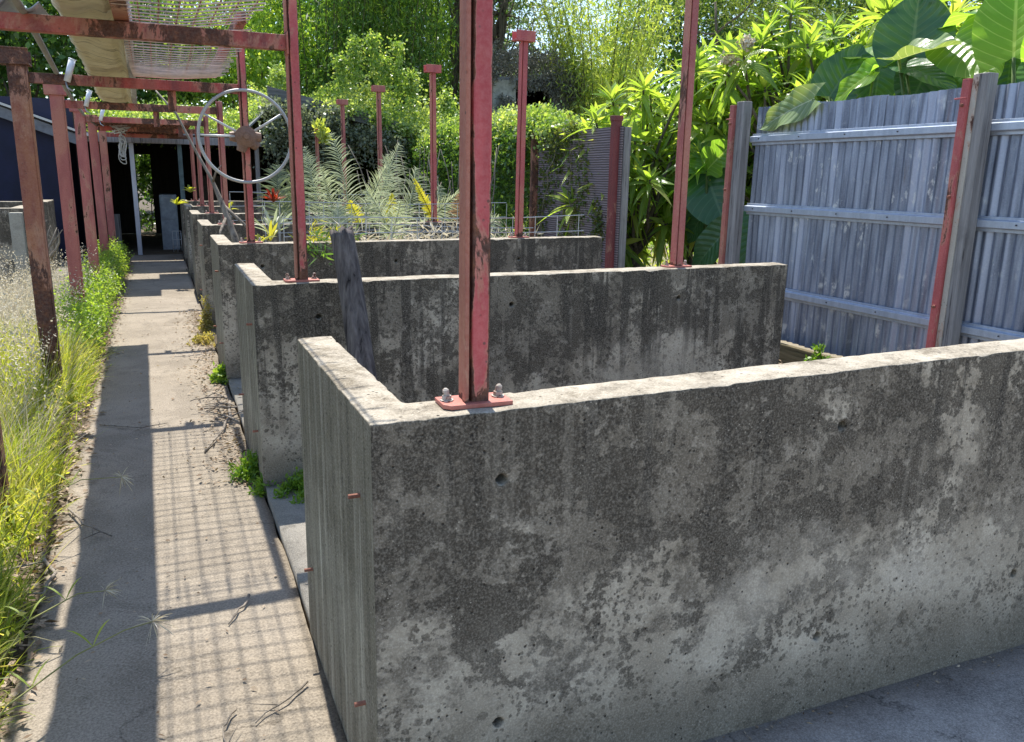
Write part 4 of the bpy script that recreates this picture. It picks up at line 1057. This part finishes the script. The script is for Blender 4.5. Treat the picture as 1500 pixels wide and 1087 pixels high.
FR = [((2.05, 9.5, .95), (1.98, 9.6, 2.10), .10), ((2.3, 9.6, .9), (2.55, 9.7, 2.02), .14), ((2.1, 9.3, .9), (2.25, 9.2, 1.75), .2), ((2.4, 9.2, .85), (2.5, 9.0, 1.6), .18), ((2.6, 9.5, .85), (3.0, 9.6, 1.75), .16), ((2.7, 9.3, .8), (3.1, 9.2, 1.5), .22),
      ((1.9, 9.4, .85), (1.7, 9.5, 1.75), .22), ((2.2, 9.1, .85), (2.1, 8.98, 1.45), .25), ((2.9, 9.6, .8), (3.35, 9.7, 1.55), .2), ((2.5, 9.8, .9), (2.75, 9.9, 1.9), .15), ((1.75, 9.7, .9), (1.62, 9.8, 1.95), .12), ((3.1, 9.4, .8), (3.3, 9.3, 1.35), .2)]
FR += [((1.7, 8.3, .75), (1.55, 8.3, 1.35), .3), ((2.1, 8.2, .75), (2.3, 8.1, 1.42), .25), ((2.5, 8.3, .7), (2.75, 8.25, 1.38), .3), ((2.9, 8.2, .7), (3.2, 8.2, 1.25), .3), ((1.35, 8.3, .75), (1.2, 8.2, 1.25), .3), ((2.3, 8.5, .75), (2.15, 8.5, 1.5), .2)]
FR = [f for i, f in enumerate(FR) if i not in (3, 7, 11, 14, 16)]
for b_, t_, a_ in FR: frond(b_, t_, a_, 34, .36, L_PALM, GL, w=.013)
frond((3.0, 9.05, .88), (2.68, 9.02, 1.58), .04, 26, .10, L_PALMY, 'narrow bright yellow palm frond leaning among the grey fronds', w=.03, hang=.1)
frond((2.3, 9.0, .9), (2.42, 9.0, 1.42), .08, 22, .14, L_PALMY, 'short yellowish green palm frond in front of grey fronds', w=.025)
frond((2.05, 8.98, .95), (1.95, 8.97, 1.35), .15, 20, .16, L_PALMY, 'small yellow-tinged palm frond at left foot of the heap', w=.02)
frond((3.25, 9.05, .85), (3.3, 9.0, 1.45), .2, 28, .3, L_PALMB, 'brown withered palm frond at right end of the heap', w=.02)
Lv = Leaves(); n = 60
Lv.clumps(np.stack([rng.uniform(1.2, 3.6, n), rng.uniform(8.98, 10.8, n), rng.uniform(.5, 1.02, n)], 1), 30, (.14, .14, .05), .16, .012); tag(Lv.build('frond_litter', L_PALM), 'dry litter under the palm fronds', kind='stuff')
# tall dry stalks in the far bays
for i, (x, y) in enumerate(((3.2, 11.6), (3.5, 11.8), (3.9, 11.4), (3.0, 12.2), (4.2, 11.9), (4.4, 11.2), (3.7, 12.6))):
    b = MB()
    for q in range(5):
        p = Vector((x+rng.normal()*.12, y+rng.normal()*.1, .4)); b.tube(bend(p, p+Vector((rng.normal()*.25, rng.normal()*.1, rng.uniform(1.1, 1.7))), 5, .1), [.012, .011, .010, .009, .007, .005], 5)
    o = b.build('dry_stalks', TWIGM, None, True); tag(o, 'bunch of dry pale stalks standing in a far bay before the dark shed', 'dry stalks', 'bunches of dry stalks in the far bays', 'thing')
# dark palm-like plant left of the fronds
frond((1.35, 9.9, .9), (1.2, 10, 1.75), .2, 26, .4, L_GREY, 'dull grey-green frond standing right of the nearest beam post', w=.028)
frond((1.4, 10.2, .9), (1.55, 10.3, 1.9), .2, 26, .4, L_GREY, 'dull grey-green frond rising left of the palm heap', w=.028)
# wire mesh on the bay walls
def wire_panel(x0, x1, y, z0, z1, label, g=.15, tilt=0.):
    b = MB(); zs = (z0, (z0+z1)/2, z1)
    for z in zs: b.tube([(x, .01*math.sin(x*4), z+.012*math.sin(x*2.3+z*9)+tilt*(x-x0)) for x in np.linspace(x0, x1, 14)], .0042, 5)
    for x in np.arange(x0, x1, g): b.tube([(x, 0, z0-.12), (x+.006, .006, z1+tilt*(x-x0))], .0036, 5)
    o = b.build('wire_mesh', WIRE); o.location = (0, y, 0); tag(o, label, 'wire mesh', 'wire mesh panels in the bays', 'thing')
wire_panel(1.0, 3.7, 8.82, 1.0, 1.30, 'white welded wire mesh standing along the fourth wall')
wire_panel(.85, 3.7, 11.22, 1.0, 1.34, 'white wire mesh panel along the fifth wall behind the fronds', .2)
wire_panel(.9, 3.6, 6.72, .98, 1.24, 'white wire mesh panel right behind the third wall', .22, .01)
wire_panel(.95, 3.4, 7.4, .85, 1.17, 'white wire mesh panel bent across the bay before the palm fronds', .2, -.02)
# clippings heap over the third wall
Lv = Leaves(); n = 70
C = np.stack([rng.normal(1.18, .13, n), rng.normal(6.6, .10, n), 1.08+np.abs(rng.normal(0, .07, n))], 1)
Lv.clumps(C[:18] + np.array([.02, .10, -.05]), 18, .04, .09, .010); a = Lv.build('yellow_clippings', L_PALMY)
tag(a, 'heap of yellow-green clippings on the third wall, left of the log', kind='stuff')
Lv = Leaves(); Lv.clumps(C[55:]*np.array([1, 1, 1]) + np.array([.04, -.12, -.10]), 14, .04, .09, .018); tag(Lv.build('dark_clippings', L_DARK), 'dark leaves hanging off the third wall beside the log', kind='stuff')
Lv = Leaves(); n = 90; Lv.clumps(np.stack([rng.uniform(1.3, 3.2, n), rng.uniform(6.75, 7.3, n), rng.uniform(.8, 1.05, n)], 1), 20, .08, .12, .014); tag(Lv.build('dry_clippings', L_DRY), 'dry pale clippings heaped behind the third wall', kind='stuff')
# bromeliad and small bright plants
def rosette(base, n, L, W, mat, label, name, cat, droop=.3, group=None, up=(20, 75)):
    P = np.zeros((n, 3)); th = np.arange(n)*2.4; el = np.radians(rng.uniform(*up, n)); D = np.stack([np.cos(th)*np.cos(el), np.sin(th)*np.cos(el), np.sin(el)], 1)
    V, F, UV = strips(P, D, np.tile([0, 0, 1.], (n, 1)) + .2*rng.normal(size=(n, 3)), L*rng.uniform(.7, 1.2, n), W, 4, droop, .4)
    o = npmesh(name, V, F, mat, None, UV, True); o.location = base; tag(o, label, cat, group, 'thing'); return o
rosette((1.0, 8.05, 1.33), 50, .14, .02, L_RED, 'red-leaved bromeliad glowing below the spoked wheel', 'red_bromeliad', 'plant', .15, None, (25, 88))
rosette((.98, 7.95, 1.02), 16, .34, .04, L_PALM, 'pale stiff-leaved plant under the red bromeliad', 'pale_rosette', 'plant', .2)
rosette((.90, 7.6, 1.0), 6, .26, .03, L_PALMY, 'yellow-green strappy plant beside the wheel post foot', 'strappy_plant', 'plant', .2)
rosette((.24, 12.6, 1.13), 11, .20, .05, L_YEL, 'bright yellow-green plant on the far wall end left of the thin posts', 'yellow_plant', 'plant', .3)
rosette((.44, 12.9, 1.30), 7, .19, .05, L_YEL, 'yellow-green plant sprouting between the thin far posts', 'yellow_plant', 'plant', .4)
rosette((.85, 11.6, 1.10), 9, .2, .05, L_YEL, 'yellow-green plant in the bay behind the wheel, left of its post', 'yellow_plant', 'plant', .4)
rosette((.72, 6.75, 1.06), 7, .15, .03, L_YEL, 'small yellow sprout at foot of the wheel post', 'yellow_sprout', 'plant', .3)
Lv = Leaves(); Lv.clumps(np.array([(2.95, 16.05, 2.35), (2.92, 16.05, 2.45), (2.96, 16.05, 2.25)]), 40, .05, .14, .07); o = Lv.build('post_climber', L_YEL); tag(o, 'yellow climber tip growing on the farthest thin red post', 'climber', kind='thing')
# dead branch hanging from a beam
b = MB(); b.tube([(.06, 8.82, 2.34), (.22, 8.72, 2.14), (.37, 8.62, 1.79), (.49, 8.5, 1.53), (.57, 8.4, 1.29), (.66, 8.2, .95), (.68, 8.1, .6)], [.008, .010, .012, .016, .026, .034, .03], 8)
b.tube([(.57, 8.4, 1.29), (.74, 8.3, 1.12), (.86, 8.25, .98)], [.02, .014, .01], 7); b.tube([(.5, 8.48, 1.5), (.53, 8.42, 1.6), (.58, 8.4, 1.66)], [.012, .008, .004], 6); b.tube([(.6, 8.35, 1.2), (.52, 8.2, 1.05), (.5, 8.1, .95)], [.018, .012, .008], 6)
tag(b.build('dead_branch', TWIGM, None, True), 'dead grey vine branch trailing from a beam into the bay', 'branch', kind='thing')
b = MB()
for i in range(9):
    p = Vector((-1.35+rng.normal()*.1, 11.2+rng.normal()*.2, .5)); b.tube(bend(p, p+Vector((rng.uniform(.0, .35), rng.normal()*.1, rng.uniform(.2, .8))), 5, .3), [.022, .018, .015, .012, .009, .004], 6)
b.tube(bend((-1.35, 11.2, -.05), (-1.3, 11.2, .7), 5, .1), [.06, .055, .05, .045, .04, .03], 8)
tag(b.build('dead_shrub', TWIGM, None, True), 'pale dead shrub between the rusted post and the pink post', 'shrub', kind='thing')

# ------------------------------------------------------------------ verge: grass, weeds, litter
def blades(name, X, Y, Z, hgt, w, mat, label, lean=.35, droop=.25, kind='stuff'):
    n = len(X); P = np.stack([X, Y, Z], 1); D = np.stack([rng.normal(size=n)*lean, rng.normal(size=n)*lean, np.ones(n)], 1)
    V, F, UV = strips(P, D, np.stack([rng.normal(size=n), rng.normal(size=n), np.zeros(n)], 1), hgt, w, 4, droop*rng.uniform(.2, 1.6, n), 0, lambda t: max(.05, 1-t**1.4), mid=False)
    o = npmesh(name, V, F, mat, None, UV); tag(o, label, kind=kind); return o
def patchy(n, x0, x1, y0, y1, k=1.9, thr=-.2):
    X = rng.uniform(x0, x1, n*3); Y = rng.uniform(y0, y1, n*3); f = np.sin(X*k*2.3+1)+np.sin(Y*k*1.7+X*2)+.7*np.sin(Y*k*4.1+2)
    m = f > thr*3 + rng.normal(size=n*3)*.8
    return X[m][:n], Y[m][:n]
X, Y = patchy(26000, -1.55, -.58, 1.7, 8.6); hg = rng.uniform(.2, .64, len(X))*np.clip((-.5-X)/.28, .4, 1)*(1+.25*np.sin(Y*2.1)); blades('grass', X, Y, np.full(len(X), -.04), hg, .006, L_GRASS, 'yellow-green grass growing along the left of the path', .42, .35)
X, Y = patchy(3600, -1.1, -.62, 1.7, 4.4); blades('grass', X, Y, np.full(len(X), -.04), rng.uniform(.2, .46, len(X)), .011, L_GRASS, 'broad bright grass blades at the lower left', .3, .5)
X, Y = patchy(17000, -2.6, -.72, 3.2, 12.5); blades('dry_grass', X, Y, np.full(len(X), -.04), rng.uniform(.25, .74, len(X)), .005, L_DRY, 'pale dry grass behind the green grass on the left', .4, .3)
n = 520; Lv = Leaves(); X = rng.uniform(-2.6, -.72, n); Y = rng.uniform(5.0, 11.0, n)
Lv.clumps(np.stack([X, Y, rng.uniform(.3, .66, n)], 1), 26, (.06, .06, .05), .022, .012); tag(Lv.build('dry_seed_heads', L_DRY), 'grey fluffy seed heads among the dry grass', kind='stuff')
n = 330; Lv = Leaves(); Y = rng.uniform(7.6, 15.5, n); X = -.60 - .32*rng.uniform(0, 1, n)
Lv.clumps(np.stack([X, Y, .05+rng.uniform(.0, .36, n)*np.clip((-.5-X)/.15, .4, 1)], 1), 60, (.06, .09, .06), .036, .02, .2); tag(Lv.build('leafy_weeds', L_WEED), 'bright leafy weeds along the left of the path near posts', kind='stuff')
n = 190; Lv = Leaves(); Y = rng.uniform(1.8, 7.5, n); X = -.58 - .5*rng.uniform(0, 1, n)
Lv.clumps(np.stack([X, Y, rng.uniform(.0, .16, n)], 1), 22, (.05, .06, .04), .032, .014, .2); tag(Lv.build('low_weeds', L_GRASS), 'low leafy weeds between the grass and path edge', kind='stuff')
n = 2600; Y = rng.uniform(1.6, 16, n); X = -.53 + rng.normal(size=n)*.05 - .03; D = rdir(n, 0, .12)
Lv = Leaves(); Lv.add(*diamonds(np.stack([X, Y, np.full(n, .012)], 1), D, rdir(n, 2.2), rng.uniform(.015, .06, n), rng.uniform(.008, .025, n)))
n = 1500; Y = rng.uniform(4.2, 10.2, n); X = .36 - np.abs(rng.normal(size=n))*.11; Lv.add(*diamonds(np.stack([X, Y, np.full(n, .012)], 1), rdir(n, 0, .12), rdir(n, 2.2), rng.uniform(.012, .045, n), rng.uniform(.008, .022, n)))
n = 500; Y = rng.uniform(1.9, 16.5, n); X = rng.uniform(-.5, .36, n); Lv.add(*diamonds(np.stack([X, Y, np.full(n, .010)], 1), rdir(n, 0, .1), rdir(n, 2.2), rng.uniform(.008, .03, n), rng.uniform(.005, .014, n)))
n = 1400; Y = rng.uniform(1.9, 6.4, n); X = rng.uniform(.42, 3.7, n); Lv.add(*diamonds(np.stack([X, Y, np.full(n, .058)], 1), rdir(n, 0, .12), rdir(n, 2.2), rng.uniform(.02, .06, n), rng.uniform(.01, .025, n)))
n = 900; Y = rng.uniform(1.9, 8, n); X = rng.uniform(3.78, 5.0, n); Lv.add(*diamonds(np.stack([X, Y, np.full(n, .06)], 1), rdir(n, 0, .3), rdir(n, 2.2), rng.uniform(.02, .08, n), rng.uniform(.01, .03, n)))
n = 260; X = rng.uniform(.5, 4.5, n); Y = 1.655 - np.abs(rng.normal(size=n))*.03; Lv.add(*diamonds(np.stack([X, Y, np.full(n, .008)], 1), rdir(n, 0, .1), rdir(n, 2.2), rng.uniform(.004, .02, n), rng.uniform(.003, .010, n)))
tag(Lv.build('leaf_litter', L_LITTER), 'dry leaf litter along the path edges and bays', kind='stuff')
L_DRYW = m_leaf('drying_weed', [(0, (.20, .20, .05)), (.6, (.34, .30, .12)), (1, (.46, .38, .22))], .4)
# weeds at wall feet
def clump(name, base, r, h, per, n, mat, label, leaf=(.03, .018)):
    C = rng.normal(size=(n, 3))*(r, r*1.3, 0); C[:, 2] = np.abs(rng.normal(size=n))*h*np.clip(1-np.hypot(C[:, 0], C[:, 1]/1.3)/(2.4*r), .1, 1)
    Lv = Leaves(); Lv.clumps(C, per, (.014, .014, .012), leaf[0], leaf[1], .35); o = Lv.build(name, mat); o.location = base; tag(o, label, 'plant', None, 'thing'); return o
clump('fern_clump', (.36, 4.33, .01), .035, .075, 26, 60, L_FERN, 'bright green fern clump at the foot of second wall corner', (.035, .014))
clump('fern_clump', (.40, 4.10, .01), .02, .05, 24, 26, L_FERN, 'small green fern clump just before the larger fern clump', (.032, .013))
clump('fern_clump', (.55, 3.93, .05), .05, .04, 24, 40, L_FERN, 'dark green fern growth in shade at foot of second wall', (.03, .014))
clump('fern_clump', (.355, 6.55, .01), .03, .09, 22, 34, L_WEED, 'small bright weed at the foot of third wall corner', (.04, .02))
clump('dry_weed', (.31, 8.15, .01), .06, .06, 12, 60, L_DRYW, 'yellowish dry weed sprawling at the foot of fourth wall', (.035, .016))
clump('dry_weed', (.36, 8.75, .02), .025, .18, 18, 70, L_DRYW, 'taller yellowish weed against the fourth wall corner', (.04, .018))
clump('kerb_weed', (4.85, 4.9, .05), .10, .10, 20, 50, L_FERN, 'green weed beside mossy board at the fence foot', (.05, .03))
# twigs and sticks on the path
def twig(pts, r0, label, side=0, name='twig'):
    b = MB(); pts = [Vector(p) for p in pts]; fine = []
    for p, q in zip(pts, pts[1:]):
        for t in (0, .33, .66): fine.append(p.lerp(q, t)+Vector((rng.normal()*.004, rng.normal()*.006, abs(rng.normal())*.003)))
    fine.append(pts[-1]); b.tube(fine, [r0*(1-.6*i/len(fine)) for i in range(len(fine))], 6)
    for _ in range(side):
        i = int(rng.integers(1, len(fine)-1)); d = Vector((rng.normal()*.09, rng.normal()*.13, abs(rng.normal())*.02)); b.tube([fine[i], fine[i]+d*.5, fine[i]+d], [r0*.5, r0*.4, r0*.15], 5)
    tag(b.build(name, TWIGM, None, True), label, 'twig', 'twigs on the path', 'thing')
twig([(.36, 5.85, .02), (.33, 5.45, .03), (.25, 5.1, .02), (.14, 4.82, .01)], .011, 'long forked twig on the path beside the second wall gap', 3)
for i in range(8):
    p = Vector((.30+rng.normal()*.06, 5.72+rng.normal()*.16, .015+.01*i)); d = Vector((rng.normal()*.16, rng.normal()*.22, 0)); d = d.normalized()*rng.uniform(.12, .26)
    twig([p-d*.5, p+Vector((0, 0, .01)), p+d*.5], .007, 'thin twig in the pile by the second bay opening', 1)
twig([(.214, 2.99, .012), (.165, 2.90, .014), (.12, 2.82, .010)], .0055, 'short straight dark stick lying on the sunlit path')
twig([(.33, 2.36, .012), (.25, 2.30, .014), (.15, 2.22, .010)], .004, 'thin pale twig near the foreground wall corner', 1)
twig([(.10, 2.30, .012), (.06, 2.22, .012), (.07, 2.10, .010)], .0035, 'small curved twig at the bottom of the path', 1)
twig([(-.50, 4.15, .02), (-.42, 3.9, .03), (-.30, 3.75, .02)], .006, 'crooked twig lying in the canvas shadow', 3)
twig([(-.56, 3.65, .02), (-.50, 3.45, .02), (-.53, 3.2, .02)], .010, 'thick dead twig on left edge of the path', 2)
twig([(-.45, 5.6, .01), (-.2, 5.4, .02), (-.05, 5.5, .01)], .005, 'thin dry twig in the shadow halfway along the path', 3)
# seed stalks leaning over the path
def stalk(pts, label):
    root = empty('seed_stalk', pts[0], label, 'stalk', 'seed stalks arching over the path'); b0 = Vector(pts[0]); P = [Vector(p)-b0 for p in pts]; fine = []
    for i in range(25):
        t = i/24*(len(P)-1); k = min(int(t), len(P)-2); fine.append(P[k].lerp(P[k+1], t-k))
    MB().tube(fine, [.0032*(1-.5*i/24) for i in range(25)], 6).build('stem', m_plain('stalk_green', (.24, .24, .08), .7), root, True)
    e = np.array(fine[-1]); n = 26; V, F, UV = strips(np.tile(e, (n, 1)), rdir(n, .1)+np.array([.7, .1, .1]), rdir(n), rng.uniform(.03, .085, n), .004, 3, .3, 0, mid=False)
    npmesh('seed_head', V, F, L_DRY, root, UV)
    for i in (8, 14):
        V, F, UV = strips(np.tile(np.array(fine[i]), (2, 1)), np.array([[.3, .5, .6], [-.4, .3, .5]]), np.array([[0, 0, 1.], [0, 0, 1.]]), .13, .008, 4, .4, .2); npmesh('leaf', V, F, L_GRASS, root, UV)
stalk([(-.66, 2.25, -.03), (-.50, 2.40, .12), (-.33, 2.52, .17), (-.20, 2.60, .18), (-.12, 2.66, .16)], 'long arching weed stalk with pale seed head over the path')
stalk([(-.64, 2.75, -.03), (-.50, 2.85, .14), (-.36, 2.95, .16), (-.28, 3.0, .13)], 'shorter weed stalk with brownish seed head in the shadow')
stalk([(-.70, 3.6, -.03), (-.55, 3.7, .25), (-.40, 3.8, .28), (-.25, 3.95, .22)], 'thin weed stalk leaning from the grass over the shadow')

# ------------------------------------------------------------------ light, sky, camera
w = bpy.data.worlds.new('World'); sc.world = w; w.use_nodes = True; nt = w.node_tree; nt.nodes.clear()
sk = nt.nodes.new('ShaderNodeTexSky'); sk.sky_type = 'NISHITA'; sk.sun_disc = False
to_sun = Vector((.03, .515, 1)).normalized(); el = math.asin(to_sun.z); az = math.atan2(to_sun.x, to_sun.y)
sk.sun_elevation = el; sk.sun_rotation = az; sk.air_density = 1.0; sk.dust_density = .6; sk.ozone_density = 1.2
bg = nt.nodes.new('ShaderNodeBackground'); bg.inputs[1].default_value = .15; o = nt.nodes.new('ShaderNodeOutputWorld')
nt.links.new(sk.outputs[0], bg.inputs[0]); nt.links.new(bg.outputs[0], o.inputs[0])
sun = bpy.data.lights.new('sun', 'SUN'); sun.energy = 4.6; sun.angle = R(.5); sun.color = (1, .95, .87)
so = bpy.data.objects.new('sun', sun); COL.objects.link(so); so.rotation_euler = to_sun.to_track_quat('Z', 'Y').to_euler(); so.location = (0, 5, 12)
cam_d = bpy.data.cameras.new('camera'); cam_d.sensor_width = 36; cam_d.lens = 1188.635/1500*36; cam_d.clip_start = .05; cam_d.clip_end = 600
co = bpy.data.objects.new('camera', cam_d); COL.objects.link(co)
yaw, pitch, roll = -.407632614, -.23452387, .0183949101
cy, sy, cp, sp, cr, sr = math.cos(yaw), math.sin(yaw), math.cos(pitch), math.sin(pitch), math.cos(roll), math.sin(roll)
r_ = Vector((cy, sy, 0)); f0 = Vector((-sy, cy, 0)); u0 = Vector((0, 0, 1)); f_ = f0*cp+u0*sp; u2 = u0*cp-f0*sp
r3 = r_*cr+u2*sr; u3 = u2*cr-r_*sr
M = Matrix(((r3.x, u3.x, -f_.x, 0), (r3.y, u3.y, -f_.y, 0), (r3.z, u3.z, -f_.z, 1.6), (0, 0, 0, 1)))
co.matrix_world = M; sc.camera = co
sc.view_settings.view_transform = 'Standard'; sc.view_settings.look = 'None'; sc.view_settings.exposure = .93; sc.view_settings.gamma = 1
sc.cycles.max_bounces = 10; sc.cycles.transmission_bounces = 6; sc.cycles.diffuse_bounces = 5; sc.cycles.use_denoising = True
sc.cycles.denoising_prefilter = 'ACCURATE'
